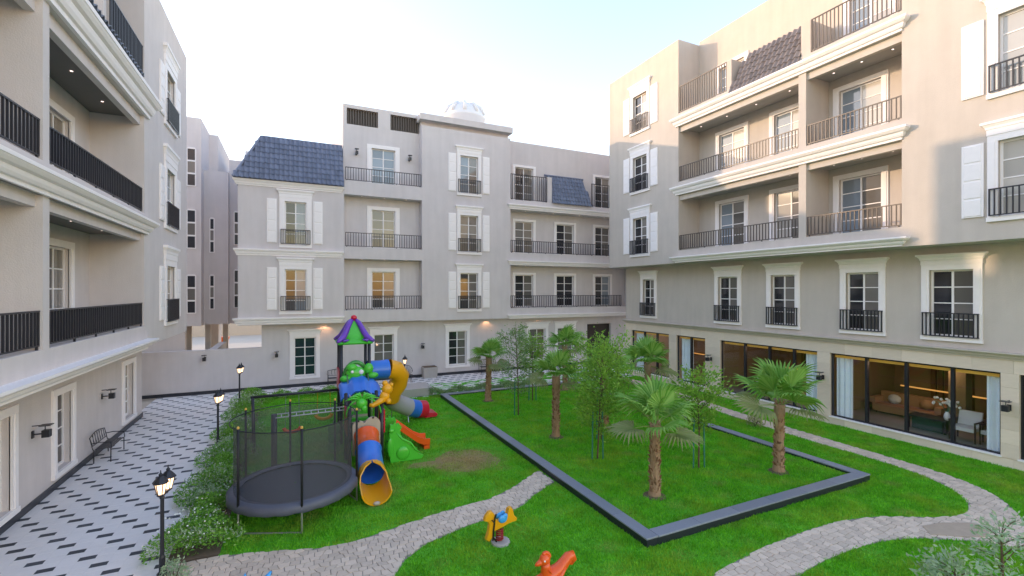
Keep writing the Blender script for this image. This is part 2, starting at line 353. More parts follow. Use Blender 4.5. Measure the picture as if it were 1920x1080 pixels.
def cornice(F, bld, u0, u1, n, z0, z1, p=.3, m='white', step=True):
    h = z1 - z0
    prof = [(n - .05, z0), (n + p * .22, z0), (n + p * .22, z0 + h * .18), (n + p * .38, z0 + h * .22), (n + p * .5, z0 + h * .36), (n + p * .56, z0 + h * .5), (n + p * .56, z0 + h * .55), (n + p * .76, z0 + h * .62), (n + p * .9, z0 + h * .74), (n + p * .95, z0 + h * .8), (n + p, z0 + h * .82), (n + p, z1), (n - .05, z1)]
    def sc(q, e): return [(e + (0 if True else 0), a, b) for a, b in q]
    # the returns at both ends step in like the front does
    mb = MB(F); rings = []
    for (a, b) in prof:
        e = max(0.0, a - n)
        rings.append([(u0 - e + 0, n - .05, b), (u0 - e, a, b), (u1 + e, a, b), (u1 + e, n - .05, b)])
    mb.loft(rings[1:-1])
    return add('cornice', mb, m, bld)
def downlights(F, bld, pts, z):
    me = shared('down', lambda: MB().lathe((0, 0, 0), [(.035, -.004), (.035, -.001)], 10).mesh('downlight', 'down'))
    for u, n in pts: inst('downlight', me, bld, F(u, n, z))
def sconce(F, bld, u, n, z, m='metal'):
    b = MB(F)
    b.box(u - .045, u + .045, n, n + .03, z - .09, z + .09)
    b.box(u - .015, u + .015, n + .031, n + .2, z - .015, z + .015)
    o = add('wall_lamp', b, m, bld)
    h = MB(F); h.box(u - .075, u + .075, n + .2, n + .35, z - .09, z + .09); add('lamp_head', h, m, o)
    v = MB(F); v.box(u - .11, u + .11, n + .16, n + .38, z + .20, z + .22); v.box(u - .01, u + .01, n, n + .159, z + .20, z + .22); v.box(u - .008, u + .008, n + .24, n + .256, z + .091, z + .199); add('lamp_visor', v, m, o)
    return o
def tiles(F, roof, P0, du, ds, ncol, nrow, w, l, m, clip=None):
    # P0: eave corner; du unit along eave; ds unit up the slope (world vectors)
    nrm = du.cross(ds).normalized()
    if nrm.z < 0: nrm = -nrm
    rot = Matrix((du, ds, nrm)).transposed()
    if rot.determinant() < 0: du2 = -du; rot = Matrix((du2, ds, nrm)).transposed()
    def mk():
        b = MB(); k = 7; top = []; bot = []
        for i in range(k):
            t = i / (k - 1); x = (t - .5) * w * 1.04; zc = .022 + .062 * max(0, math.sin(PI * min(1, t / .62))) - (.012 * math.sin(PI * (t - .62) / .38) if t > .62 else 0)
            top.append((x, zc))
        rings = []
        for y, zo in ((-.035, .038), (l * 1.0, 0.0)):
            rings.append([(x, y, z + zo + .018) for x, z in top] + [(x, y, z + zo - .006) for x, z in reversed(top)])
        b.loft(rings); return b.mesh('roof_tile', m, smooth=False)
    me = shared(('tile', m, round(w, 3), round(l, 3)), mk)
    for r in range(nrow):
        for c in range(ncol):
            if clip and not clip(c, r): continue
            inst('roof_tile', me, roof, P0 + du * ((c + .5) * w) + ds * (r * l), rot)

# ------------------------------------------------------------------ ground, lawn, paving, paths
def sheet(name, pts, z, m, kind='structure'):
    b = MB(); b.quad(*[(x, y, z) for x, y in pts]); o = add(name, b, m); o['kind'] = kind; return o
sheet('ground', [(-400, -300), (500, -300), (500, 700), (-400, 700)], -.09, 'desert')
pv = MB(); pv.box(-6.2, -2.3, 3, 29.4, -.08, -.003); pv.box(-2.3, 24, 26.45, 29.4, -.08, -.003); pv.box(4.0, 24, 23.3, 26.45, -.08, -.0031)
paving = add('paving', pv, 'grout'); paving['kind'] = 'structure'
TW, TH, PER, SH = .290, .955 / 6, .955, .382
def inpave(x, y):
    return (x < -2.3 + .01 and 6 < y < 28.75) or (x < 23.5 and (26.45 < y < 28.75)) or (4 < x < 23.5 and 23.3 < y <= 26.45)
dark = []; lightq = []
for i in range(-2, 101):
    xc = -5.515 + i * TW; ysh = (14.43 - TH / 2 - SH * i) % PER
    for k in range(5, 31):
        for j in range(6):
            yc = ysh + k * PER + (j + .5) * TH
            if inpave(xc, yc): (dark if j == 0 else lightq).append((xc, yc))
def view_size(p): d = p[0] * .4251 + p[1] * .9051; return 1 / max(d, .1) ** 2 if abs(p[0] * .9051 - p[1] * .4251) < d * 1.15 and d > 0 else 0
dark.sort(key=view_size, reverse=True)
def slabmesh(name, w, h, m, t=.012):
    b = MB(); g = .004; e = .004
    b.loft([[(-w / 2 + g, -h / 2 + g, -t), (w / 2 - g, -h / 2 + g, -t), (w / 2 - g, h / 2 - g, -t), (-w / 2 + g, h / 2 - g, -t)], [(-w / 2 + g, -h / 2 + g, -e), (w / 2 - g, -h / 2 + g, -e), (w / 2 - g, h / 2 - g, -e), (-w / 2 + g, h / 2 - g, -e)], [(-w / 2 + g + e, -h / 2 + g + e, 0), (w / 2 - g - e, -h / 2 + g + e, 0), (w / 2 - g - e, h / 2 - g - e, 0), (-w / 2 + g + e, h / 2 - g - e, 0)]])
    return b.mesh(name, m)
dk = slabmesh('paving_slab', TW, TH, 'paver_d')
for x, y in dark[:290]: inst('paving_slab', dk, paving, (x, y, 0))
def joined_slabs(name, pts, m):
    P = np.array(pts); g = .004; n = len(P); w, h = TW / 2 - g * .5, TH / 2 - g * .35
    o = np.array([[-w, -h, -.012], [w, -h, -.012], [w, h, -.012], [-w, h, -.012], [-w, -h, 0], [w, -h, 0], [w, h, 0], [-w, h, 0]])
    v = (np.c_[P, rng.uniform(-.0015, .0015, n)][:, None, :] + o[None]).reshape(-1, 3)
    q = np.array([[4, 5, 6, 7], [0, 1, 5, 4], [1, 2, 6, 5], [2, 3, 7, 6], [3, 0, 4, 7]]); f = (q[None] + (np.arange(n) * 8)[:, None, None]).reshape(-1, 4)
    ob = bpy.data.objects.new(name, npmesh(name, v, f, m, flat=True)); C.objects.link(ob); ob.parent = paving; ob['kind'] = 'stuff'; return ob
joined_slabs('pale_pavers', lightq, 'paver_l')
M['paver_d2'] = mat('paver_dark_far', (.055, .062, .075), .6, island=.28)
if len(dark) > 290: joined_slabs('dark_pavers', dark[290:], 'paver_d2')

# garden paths
PATH1 = [(-2.3, 11.1), (-1.29, 11.06), (-.5, 10.84), (.5, 10.52), (1.12, 10.46), (2.07, 10.7), (3.29, 10.98), (4.62, 11.15), (5.4, 11.5), (6.13, 11.97), (6.66, 12.3), (6.66, 11.35), (6.2, 11.1), (5.7, 10.82), (5.3, 10.5), (4.82, 10.26), (3.65, 10.09), (2.56, 9.73), (2.02, 9.34), (1.73, 8.9), (1.5, 8.2), (1.35, 7.2), (-2.3, 7.2)]
PATH2 = [(18.6, 23.3), (18.75, 20.5), (18.5, 18.0), (17.85, 14.74), (17.65, 11.47), (17.5, 9.5), (17.45, 7.92), (17.3, 6.6), (16.75, 5.63), (15.95, 5.0), (15.2, 4.6), (14.7, 3.9), (14.5, 3.0), (13.75, 3.0), (13.85, 3.7), (13.75, 4.25), (13.43, 4.68), (12.5, 5.3), (11.9, 5.55), (11.26, 5.7), (9.87, 5.76), (8.63, 5.66), (7.6, 5.4), (6.6, 4.9), (6.0, 4.2), (5.2, 4.9), (6.1, 5.85), (7.1, 6.35), (8.03, 6.5), (9.25, 6.62), (10.99, 6.65), (12.36, 6.45), (13.28, 6.02), (14.07, 5.6), (14.71, 5.5), (15.32, 5.66), (16.0, 6.12), (16.5, 6.82), (16.75, 7.75), (16.8, 9.2), (16.8, 10.9), (16.95, 13.46), (17.6, 17.68), (17.9, 20.5), (17.7, 23.3)]
def smooth_poly(P, it=2):
    for _ in range(it):
        Q = []
        for a, b in zip(P, P[1:] + P[:1]): Q += [(a[0] * .75 + b[0] * .25, a[1] * .75 + b[1] * .25), (a[0] * .25 + b[0] * .75, a[1] * .25 + b[1] * .75)]
        P = Q
    return P
PATH1s = PATH1; PATH2s = smooth_poly(PATH2, 1)
def inside(X, Y, P):
    X = np.asarray(X); Y = np.asarray(Y); r = np.zeros(X.shape, bool); n = len(P)
    for i in range(n):
        x0, y0 = P[i]; x1, y1 = P[(i + 1) % n]
        if y0 == y1: continue
        c = ((y0 > Y) != (y1 > Y)) & (X < (x1 - x0) * (Y - y0) / (y1 - y0) + x0); r ^= c
    return r
def dist_poly(x, y, P):
    best = (1e9, 0, 0); n = len(P)
    for i in range(n):
        ax, ay = P[i]; bx, by = P[(i + 1) % n]; dx, dy = bx - ax, by - ay; L = dx * dx + dy * dy or 1e-9
        t = max(0, min(1, ((x - ax) * dx + (y - ay) * dy) / L)); qx, qy = ax + t * dx, ay + t * dy; d = math.hypot(x - qx, y - qy)
        if d < best[0]: best = (d, qx, qy)
    return best
garden = MB()
for nm, P in (('garden_path', PATH1s), ('garden_path', PATH2s)):
    xs = [p[0] for p in P]; ys = [p[1] for p in P]
    b = MB(); 
    i0 = b.pts([(x, y, .004) for x, y in P]); b.face(list(reversed(range(i0, i0 + len(P)))))
    po = add(nm, b, 'joint'); po['kind'] = 'structure'
    # irregular flagstones: a jittered brick-hex lattice clipped to the path
    sx, sy = .185, .15; cells = []
    rr = random.Random(5 if P is PATH1s else 9); vj = {}
    def V(i, j):
        if (i, j) not in vj: vj[(i, j)] = ((i * sx / 2) + rr.uniform(-.035, .035), j * sy + rr.uniform(-.035, .035))
        return vj[(i, j)]
    for j in range(int(min(ys) / sy) - 1, int(max(ys) / sy) + 2):
        for i in range(int(min(xs) / sx) - 1, int(max(xs) / sx) + 2):
            a = 2 * i + (j % 2)
            ring = [V(a, j), V(a + 1, j), V(a + 2, j), V(a + 2, j + 1), V(a + 1, j + 1), V(a, j + 1)]
            cx = sum(p[0] for p in ring) / 6; cy = sum(p[1] for p in ring) / 6
            if not inside(np.array([cx]), np.array([cy]), P)[0]: continue
            out = []
            for p in ring:
                if not inside(np.array([p[0]]), np.array([p[1]]), P)[0]: _, qx, qy = dist_poly(p[0], p[1], P); p = (qx, qy)
                out.append(p)
            cx = sum(p[0] for p in out) / 6; cy = sum(p[1] for p in out) / 6
            g = .93 + rr.uniform(-.02, .015); out = [(cx + (x - cx) * g, cy + (y - cy) * g) for x, y in out]
            ar = abs(sum(out[k][0] * out[(k + 1) % 6][1] - out[(k + 1) % 6][0] * out[k][1] for k in range(6))) / 2
            if ar < .004: continue
            cells.append((cx, cy, out, .022 + rr.uniform(-.003, .003)))
    cells.sort(key=lambda c: view_size(c), reverse=True)
    def put(b, c, ox, oy):
        cx, cy, out, h = c; e = .86
        b.loft([[(x - ox, y - oy, .005) for x, y in out], [(x - ox, y - oy, h - .005) for x, y in out], [(cx + (x - cx) * .95 - ox, cy + (y - cy) * .95 - oy, h) for x, y in out]])
    for c in cells[:240]:
        b = MB(); put(b, c, c[0], c[1]); inst('flagstone', b.mesh('flagstone', 'flag'), po, (c[0], c[1], 0))
    b = MB()
    for c in cells[240:]: put(b, c, 0, 0)
    if b.f: o = add('flagstones', b, 'flag_s', po); o['kind'] = 'stuff'

# lawn and raised bed
lawn = MB(); lawn.box(-1.4, 19.75, -2, 26.45, -.08, 0.0); lo = add('lawn', lawn, 'turf'); lo['kind'] = 'structure'
sb = MB(); sb.plate([(12.7, 5.34), (13.0, 5.62), (13.6, 5.5), (14.2, 5.2), (14.3, 4.95), (13.75, 4.75), (13.3, 4.95)], .0, .034, 'xy'); so = add('sand_patch', sb, 'sand'); so['kind'] = 'structure'
pb = MB(); rp = random.Random(3)
pb.plate([(4.95 + 1.02 * (1 + rp.uniform(-.12, .12)) * math.cos(a * PI / 14), 14.0 + .98 * (1 + rp.uniform(-.12, .12)) * math.sin(a * PI / 14)) for a in range(28)], .0005, .004, 'xy'); pb.plate([(3.65 + .55 * (1 + rp.uniform(-.2, .2)) * math.cos(a * PI / 8), 14.2 + .25 * (1 + rp.uniform(-.2, .2)) * math.sin(a * PI / 8)) for a in range(16)], .0005, .0042, 'xy')
po_ = add('bare_soil_patch', pb, 'dry'); po_['kind'] = 'structure'
rb = thing('raised_bed', (10.75, 15.2, 0), 'long raised lawn bed with dark granite kerb under the palms', 'raised bed')
bx0, bx1, by0, by1, bh, bw = 6.7, 14.8, 7.6, 22.8, .2, .3
k = MB(); k.box(bx0 + .01, bx0 + bw - .01, by0 + .01, by1 - .01, -.02, bh - .035); k.box(bx1 - bw + .01, bx1 - .01, by0 + .01, by1 - .01, -.02, bh - .035); k.box(bx0 + bw, bx1 - bw, by0 + .01, by0 + bw - .01, -.02, bh - .035); k.box(bx0 + bw, bx1 - bw, by1 - bw + .01, by1 - .01, -.02, bh - .035)
add('kerb_wall', k, 'skirt', rb)
f = MB(); f.box(bx0 + bw - .011, bx1 - bw + .011, by0 + bw - .011, by1 - bw + .011, -.02, .10); add('turf_bed', f, 'turf', rb)
def copings(a, b, fixed, along):
    n = int(round((b - a) / 1.21)); L = (b - a) / n
    for i in range(n):
        q = MB(); g = .004
        if along == 'y': q.loft([[(fixed - .008, a + i * L + g, bh - .034), (fixed + bw + .008, a + i * L + g, bh - .034), (fixed + bw + .008, a + (i + 1) * L - g, bh - .034), (fixed - .008, a + (i + 1) * L - g, bh - .034)], [(fixed - .008, a + i * L + g, bh - .006), (fixed + bw + .008, a + i * L + g, bh - .006), (fixed + bw + .008, a + (i + 1) * L - g, bh - .006), (fixed - .008, a + (i + 1) * L - g, bh - .006)], [(fixed, a + i * L + g + .005, bh), (fixed + bw, a + i * L + g + .005, bh), (fixed + bw, a + (i + 1) * L - g - .005, bh), (fixed, a + (i + 1) * L - g - .005, bh)]])
        else: q.loft([[(a + i * L + g, fixed - .008, bh - .034), (a + (i + 1) * L - g, fixed - .008, bh - .034), (a + (i + 1) * L - g, fixed + bw + .008, bh - .034), (a + i * L + g, fixed + bw + .008, bh - .034)], [(a + i * L + g, fixed - .008, bh - .006), (a + (i + 1) * L - g, fixed - .008, bh - .006), (a + (i + 1) * L - g, fixed + bw + .008, bh - .006), (a + i * L + g, fixed + bw + .008, bh - .006)], [(a + i * L + g + .005, fixed, bh), (a + (i + 1) * L - g - .005, fixed, bh), (a + (i + 1) * L - g - .005, fixed + bw, bh), (a + i * L + g + .005, fixed + bw, bh)]])
        add('coping_stone', q, 'coping', rb)
copings(by0, by1, bx0, 'y'); copings(by0, by1, bx1 - bw, 'y'); copings(bx0 + bw + .012, bx1 - bw - .012, by0, 'x'); copings(bx0 + bw + .012, bx1 - bw - .012, by1 - bw, 'x')

# ------------------------------------------------------------------ left building
LB = thing('apartment_building', (-9, 15, 0), 'grey apartment block with black railed balconies rising over the patterned paving', 'building')
LF = Fr((-4.62, 0, 0), (0, 1, 0), (1, 0, 0)); LG = Fr((-5.9, 0, 0), (0, 1, 0), (1, 0, 0)); REC = -1.45
b = MB(LF)
wins = [(22.6, 24.0, 4.15, 6.4), (22.6, 24.0, 8.0, 10.3), (22.6, 24.0, 12.1, 14.25)]
wall(b, 19.66, 26.57, 3.49, 16.45, 0, wins, .2)
b.quad((26.57, 0, 3.49), (26.57, 0, 16.45), (26.57, -10, 16.45), (26.57, -10, 3.49))
b.quad((19.66, 0, 3.49), (19.66, REC, 3.49), (19.66, REC, 12.2), (19.66, 0, 12.2)); b.quad((19.66, 0, 12.2), (19.66, -3.2, 12.2), (19.66, -3.2, 16.45), (19.66, 0, 16.45))
b.quad((19.66, 0, 16.45), (19.66, -10, 16.45), (26.57, -10, 16.45), (26.57, 0, 16.45))
b.quad((2, -10, 0), (2, 0, 0), (2, 0, 12.2), (2, -10, 12.2)); b.quad((26.57, -10, 0), (2, -10, 0), (2, -10, 16.4), (26.57, -10, 16.4))
b.quad((2, -1.3, 0.01), (2, -10, 0.01), (2, -10, 16.4), (2, -1.3, 16.4))
doors = [(16.75, 18.15, 4.24, 6.65), (16.75, 18.15, 8.09, 10.45), (8.4, 9.9, 4.24, 6.65), (8.4, 9.9, 8.09, 10.45)]
wall(b, 2, 19.66, 3.49, 12.2, REC, doors, .2)
for z0, z1 in ((3.49, 4.2), (7.34, 8.05), (11.36, 12.2)):
    b.box(2, 19.66, REC + .001, -.001, z0, z1)
for z0, z1 in ((4.2, 7.34), (8.05, 11.36)): b.box(12.6, 12.88, REC + .002, -.002, z0, z1)
for z0, z1 in ((7.10, 7.339), (11.04, 11.359)): b.box(12.881, 19.655, -.30, -.12, z0, z1); b.box(2, 12.599, -.30, -.12, z0, z1)
b.box(2, 16.3, -1.0, -.45, 12.2, 16.4); b.box(16.3, 16.55, -3.2, -.12, 12.2, 16.4); wall(b, 16.55, 19.66, 12.2, 16.4, -3.2)
b.quad((2, -.45, 16.41), (2, -10, 16.41), (19.66, -10, 16.41), (19.66, -.45, 16.41))
b.quad((19.7, 0, 3.49), (19.7, -10, 3.49), (26.57, -10, 3.49), (26.57, 0, 3.49))
add('wall', b, 'stucco', LB)
b = MB(LG)
gw = [(13.55, 14.55, .35, 2.55), (16.78, 17.74, .42, 2.52), (22.42, 23.54, .42, 2.52), (10.2, 11.2, .35, 2.55)]
wall(b, 2, 24.75, 0, 3.49, 0, gw, .26)
b.quad((24.75, 0, 0), (24.75, 0, 3.49), (24.75, -8, 3.49), (24.75, -8, 0))
add('ground_wall', b, 'stucco', LB)
sk = MB(LG); sk.box(2, 24.78, .002, .035, .0, .17); add('skirting', sk, 'skirt', LB)
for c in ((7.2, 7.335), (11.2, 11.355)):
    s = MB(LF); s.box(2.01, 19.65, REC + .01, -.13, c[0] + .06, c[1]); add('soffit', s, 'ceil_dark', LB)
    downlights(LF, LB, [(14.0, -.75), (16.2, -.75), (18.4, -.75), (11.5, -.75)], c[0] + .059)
cornice(LF, LB, 2, 19.75, 0, 3.42, 3.74, .33); cornice(LF, LB, 2, 19.85, 0, 7.34, 7.77, .33); cornice(LF, LB, 2, 19.95, 0, 11.37, 12.03, .38)
for (u0, u1, z0, z1) in doors:
    window(LF, LB, REC, u0, u1, z0, z1, 2, 4, .17, .25, sill=False)
for (u0, u1, z0, z1) in gw: window(LG, LB, 0, u0, u1, z0, z1, 2, 4, .22, .24, mats=('pane', 'pane2'))
for (u0, u1, z0, z1), hd in zip(wins, (.55, .62, .62)):
    window(LF, LB, 0, u0, u1, z0, z1, 2, 4, .17, .3, hood=hd, rail=(z0 - .03, z0 + .92), split=True)
    shutter(LF, LB, .012, 21.6, 22.24, z0 + .12, z1 - .05); shutter(LF, LB, .012, 24.38, 25.02, z0 + .12, z1 - .05)
for z0, z1 in ((4.2, 5.0), (8.05, 8.88)): railing(LF, LB, 12.9, 19.6, -.06, z0 + .02, z1, .14, True); railing(LF, LB, 6.5, 12.58, -.06, z0 + .02, z1, .14, z0 < 5)
railing(LF, LB, 16.58, 19.62, -.05, 12.22, 13.72, .14, True)
for u, z in ((15.53, 1.82), (20.15, 1.82), (12.3, 1.82)): sconce(LG, LB, u, 0, z)
apron = MB(LF); apron.loft([[(2, .30, 12.02), (2, -.45, 12.32), (2, -.45, 12.0), (2, .30, 12.0)], [(18.0, .30, 12.02), (18.0, -.45, 12.32), (18.0, -.45, 12.0), (18.0, .30, 12.0)]])
ap = add('tiled_apron', apron, 'tile', LB)
ds = (LF(0, -.45, 12.32) - LF(0, .30, 12.02)).normalized()
tiles(LF, ap, LF(18.0, .34, 12.03), Vector((0, -1, 0)), ds, 30, 2, .235, .36, 'tile')

# ------------------------------------------------------------------ rear building
BB = thing('apartment_building', (10, 33, 0), 'lilac grey apartment block with blue tiled mansard closing the courtyard', 'building')
BF = Fr((0, 28.1, 0), (1, 0, 0), (0, -1, 0)); BG = Fr((0, 28.75, 0), (1, 0, 0), (0, -1, 0)); RB = -.65; RD = -.8
A_w = [(-.45, .62, 4.25, 6.57), (-.45, .62, 7.88, 10.27)]
C_w = [(9.56, 10.76, 4.2, 6.53), (9.56, 10.76, 7.85, 10.22), (9.56, 10.76, 11.6, 14.01)]
B_d = [(4.21, 5.6, 4.3, 6.55), (4.21, 5.6, 7.95, 10.25), (4.21, 5.6, 11.75, 13.95)]
D_d = []
for zb, zt in ((4.26, 6.5), (7.98, 10.2), (11.55, 13.95)):
    D_d += [(13.8, 15.2, zb, zt), (17.1, 18.55, zb, zt), (20.45, 21.8, zb, zt)]
D_d = [d for d in D_d if not (d[2] > 11 and 16 < d[0] < 19)]
b = MB(BF)
wall(b, -2.66, 2.6, 3.56, 11.3, 0, A_w, .2); wall(b, 7.1, 13.08, 3.56, 15.56, 0, C_w, .2)
for x, z1 in ((-2.66, 11.3), (7.1, 15.56)): b.quad((x, 0, 3.56), (x, -2, 3.56), (x, -2, z1), (x, 0, z1))
b.quad((2.6, 0, 3.56), (2.6, 0, 11.3), (2.6, RB, 11.3), (2.6, RB, 3.56)); b.quad((13.08, 0, 3.56), (13.08, 0, 15.56), (13.08, RD - 1, 15.56), (13.08, RD - 1, 3.56))
wall(b, 2.6, 7.1, 3.56, 15.2, RB, B_d, .18)
b.quad((2.6, RB, 11.3), (2.6, -10, 11.3), (2.6, -10, 16.36), (2.6, RB, 16.36))
for x0, x1 in ((2.6, 2.8), (4.58, 5.32)): wall(b, x0, x1, 15.2, 16.15, RB)
wall(b, 2.6, 7.1, 16.15, 16.36, RB); b.box(2.8, 7.1, -.95, -.66, 15.19, 15.2)
wall(b, 13.08, 24, 3.56, 15.7, RD, D_d, .18)
b.quad((23.2, RD, 3.5), (23.2, 0.4, 3.5), (23.2, 0.4, 15.7), (23.2, RD, 15.7))
for z0, z1 in ((3.58, 4.28), (7.25, 7.92), (10.94, 11.73)): b.box(2.602, 7.098, RB + .002, .012, z0, z1)
for z0, z1 in ((3.52, 4.24), (7.12, 7.95), (10.86, 11.52)): b.box(13.082, 23.2, RD + .002, -.01, z0, z1)
b.box(7.12, 13.06, -1.2, -.35, 15.56, 15.9)
b.quad((-2.66, 0, 3.56), (-2.66, -1.0, 3.56), (24, -1.0, 3.56), (24, 0, 3.56))
b.quad((7.1, 0, 15.56), (7.1, -12, 15.56), (13.08, -12, 15.56), (13.08, 0, 15.56)); b.quad((13.08, RD, 15.7), (13.08, -12, 15.7), (24, -12, 15.7), (24, RD, 15.7)); b.quad((2.6, RB, 16.36), (2.6, -12, 16.36), (7.1, -12, 16.36), (7.1, RB, 16.36))
b.quad((-2.66, -12, 3.56), (2.6, -12, 3.56), (2.6, -12, 13.8), (-2.66, -12, 13.8)); b.quad((-2.66, -2, 3.56), (-2.66, -12, 3.56), (-2.66, -12, 12), (-2.66, -2, 12)); b.quad((7.1, RB, 15.56), (7.1, -12, 15.56), (7.1, -12, 16.36), (7.1, RB, 16.36))
b.box(2.6, 24, -12, -11.8, 0, 15.5)
b.box(15.92, 16.28, RD + .003, -.03, 11.52, 13.3)
add('wall', b, 'stucco_b', BB)
sl = MB(BF); sl.box(6.95, 13.2, -6, .12, 15.9, 16.27); add('roof_slab', sl, 'stucco_b', BB)
for x0, x1 in ((2.8, 4.58), (5.32, 7.08)):
    lv = MB(BF); lv.box(x0, x1, -.96, -.9, 15.2, 16.15); lo_ = add('louvre', lv, 'louver', BB)
    for i in range(12): q = MB(BF); u = x0 + (i + .5) * (x1 - x0) / 12; q.box(u - .02, u + .02, -.89, -.72, 15.2, 16.15); add('louvre_fin', q, 'louver', lo_)
G_w = [(0.0, 1.12, .58, 2.76), (4.34, 5.5, .58, 2.76), (9.0, 10.2, .58, 2.80), (14.86, 16.1, .58, 2.74), (17.1, 18.4, .58, 2.74)]
b = MB(BG)
wall(b, -1.6, 24, 0, 3.56, 0, G_w + [(19.65, 21.8, .0, 2.95)], .25, back=True)
wall(b, -7.6, -1.6, 0, 2.3, 0); b.quad((-7.6, 0, 2.3), (-7.6, -.3, 2.3), (-1.6, -.3, 2.3), (-1.6, 0, 2.3))
b.quad((-1.6, 0, 2.3), (-1.6, -.6, 2.3), (-1.6, -.6, 3.56), (-1.6, 0, 3.56)); b.quad((-7.6, -.3, 0), (-7.6, -.3, 2.3), (-1.6, -.3, 2.3), (-1.6, -.3, 0)); b.quad((-1.6, -.6, 0), (-1.6, -.6, 3.56), (-1.6, -3, 3.56), (-1.6, -3, 0))
b.box(-4.1, -3.75, -4.5, -.301, 0, 2.28)
add('ground_wall', b, 'stucco_b', BB)
sk = MB(BG); sk.box(-7.6, 19.6, .002, .03, 0, .17); sk.box(21.85, 23.2, .002, .03, 0, .17); add('skirting', sk, 'skirt', BB)
for i, (u0, u1, z0, z1) in enumerate(A_w):
    window(BF, BB, 0, u0, u1, z0, z1, 2, 4, .17, .27, hood=.42, rail=(z0 + .02, z0 + .86)); shutter(BF, BB, .012, -1.32, -.84, z0 + .12, z1 + .1); shutter(BF, BB, .012, .97, 1.46, z0 + .12, z1 + .1)
for u0, u1, z0, z1 in C_w:
    window(BF, BB, 0, u0, u1, z0, z1, 2, 4, .17, .22, hood=.42, rail=(z0 + .02, z0 + .88), mats=('pane4', 'pane2') if z0 > 11 else (('pane5', 'pane2') if z0 > 7 else ('pane', 'pane2'))); shutter(BF, BB, .012, 8.78, 9.28, z0 + .1, z1 + .08); shutter(BF, BB, .012, 11.08, 11.56, z0 + .1, z1 + .08)
for i, (u0, u1, z0, z1) in enumerate(B_d): window(BF, BB, RB, u0, u1, z0, z1, 2, 4, .15, .27, sill=False, mats=(('pane', 'pane'), ('pane2', 'pane5'), ('pane4', 'pane4'))[i])
for i, (u0, u1, z0, z1) in enumerate(D_d): window(BF, BB, RD, u0, u1, z0, z1, 2, 4, .15, .2, sill=False, mats=(('pane', 'pane2'), ('pane', 'pane'))[i % 2])
for i, (u0, u1, z0, z1) in enumerate(G_w): window(BG, BB, 0, u0, u1, z0, z1, 2, 4, .17, .22, hood=.3, mats=('pane3', 'pane3') if i == 0 else ('pane', 'pane2'))
dd = MB(BG); dd.box(19.66, 20.72, -.24, -.2, .0, 2.9); dd.box(20.74, 21.79, -.24, -.2, .0, 2.9); dd.box(20.5, 20.54, -.2, -.13, .9, 1.3); add('entrance_door', dd, 'door_dark', BB)
cornice(BF, BB, -2.7, 2.4, 0, 3.60, 3.96, .2); cornice(BF, BB, -2.7, 2.4, 0, 7.28, 7.63, .17); cornice(BF, BB, -2.7, 2.4, 0, 10.97, 11.29, .2)
for z0, z1 in ((3.53, 3.8), (7.13, 7.42), (10.87, 11.2)): cornice(BF, BB, 13.05, 22.9, -.01, z0, z1, .2, 'stucco_b' if z0 < 0 else 'white')
for z0, z1 in ((4.28, 5.1), (7.92, 8.77), (11.73, 12.52)): railing(BF, BB, 2.66, 7.06, -.03, z0, z1, .145)
for z0, z1 in ((4.24, 5.08), (7.95, 8.8)): railing(BF, BB, 13.12, 22.3, -.05, z0, z1, .145)
railing(BF, BB, 13.12, 15.9, -.04, 11.52, 13.25, .145); railing(BF, BB, 19.6, 22.6, -.04, 11.52, 13.2, .145)
for z in (7.249, 10.939): downlights(BF, BB, [(3.6, -.3), (4.9, -.3), (6.2, -.3)], z)
for z in (7.119, 10.859): downlights(BF, BB, [(14.4, -.4), (16.6, -.4), (18.8, -.4), (21, -.4)], z)
for u, z in ((-.86, 1.85), (7.26, 1.9), (19.1, 1.9), (-4.2, 1.85)): sconce(BG, BB, u, 0, z)
for u in (3.33, 6.46): sconce(BF, BB, u, RB, 13.5)
ms = MB(BF); ms.loft([[(-2.86, .2, 11.3), (2.56, .2, 11.3), (2.56, -11.9, 11.3), (-2.86, -11.9, 11.3)], [(-1.62, -.88, 13.83), (2.56, -.88, 13.83), (2.56, -10.8, 13.83), (-1.62, -10.8, 13.83)]])
mo = add('mansard_roof', ms, 'tile', BB)
P0 = BF(-2.86, .2, 11.30); ds = (BF(-2.86, -.88, 13.83) - P0).normalized(); Ls = (BF(-2.86, -.88, 13.83) - P0).length; nr = 8; l = Ls / nr; ncol = 23; w = 5.42 / ncol
tiles(BF, mo, P0 + Vector((0, -.03, .02)), Vector((1, 0, 0)), ds, ncol, nr, w, l, 'tile', clip=lambda c, r: (c + .2) * w >= 1.24 * (r / nr))
hp = MB(); hp.tube([P0 + Vector((0, -.03, .05)), BF(-1.62, -.84, 13.88)], .075, 6); add('hip_cap', hp, 'tile', mo)
rc = MB(); rc.tube([BF(-1.62, -.86, 13.88), BF(2.56, -.86, 13.88)], .07, 6); add('ridge_cap', rc, 'tile', mo)
m2 = MB(BF); m2.loft([[(16.29, .04, 11.53), (19.55, .04, 11.53), (19.55, RD + .01, 11.53), (16.29, RD + .01, 11.53)], [(16.29, -.74, 13.5), (19.3, -.74, 13.5), (19.3, RD + .01, 13.5), (16.29, RD + .01, 13.5)]])
mo2 = add('mansard_roof', m2, 'tile', BB)
P0 = BF(16.29, .10, 11.50); ds = (BF(16.29, -.72, 13.55) - P0).normalized(); Ls = (BF(16.29, -.72, 13.55) - P0).length; nr = 7
tiles(BF, mo2, P0, Vector((1, 0, 0)), ds, 13, nr, 3.2 / 13, Ls / nr, 'tile', clip=lambda c, r: c < 12.4 - r * .12)
rc = MB(); rc.tube([BF(16.05, -.68, 13.58), BF(19.3, -.68, 13.58)], .07, 6); add('ridge_cap', rc, 'tile', mo2)

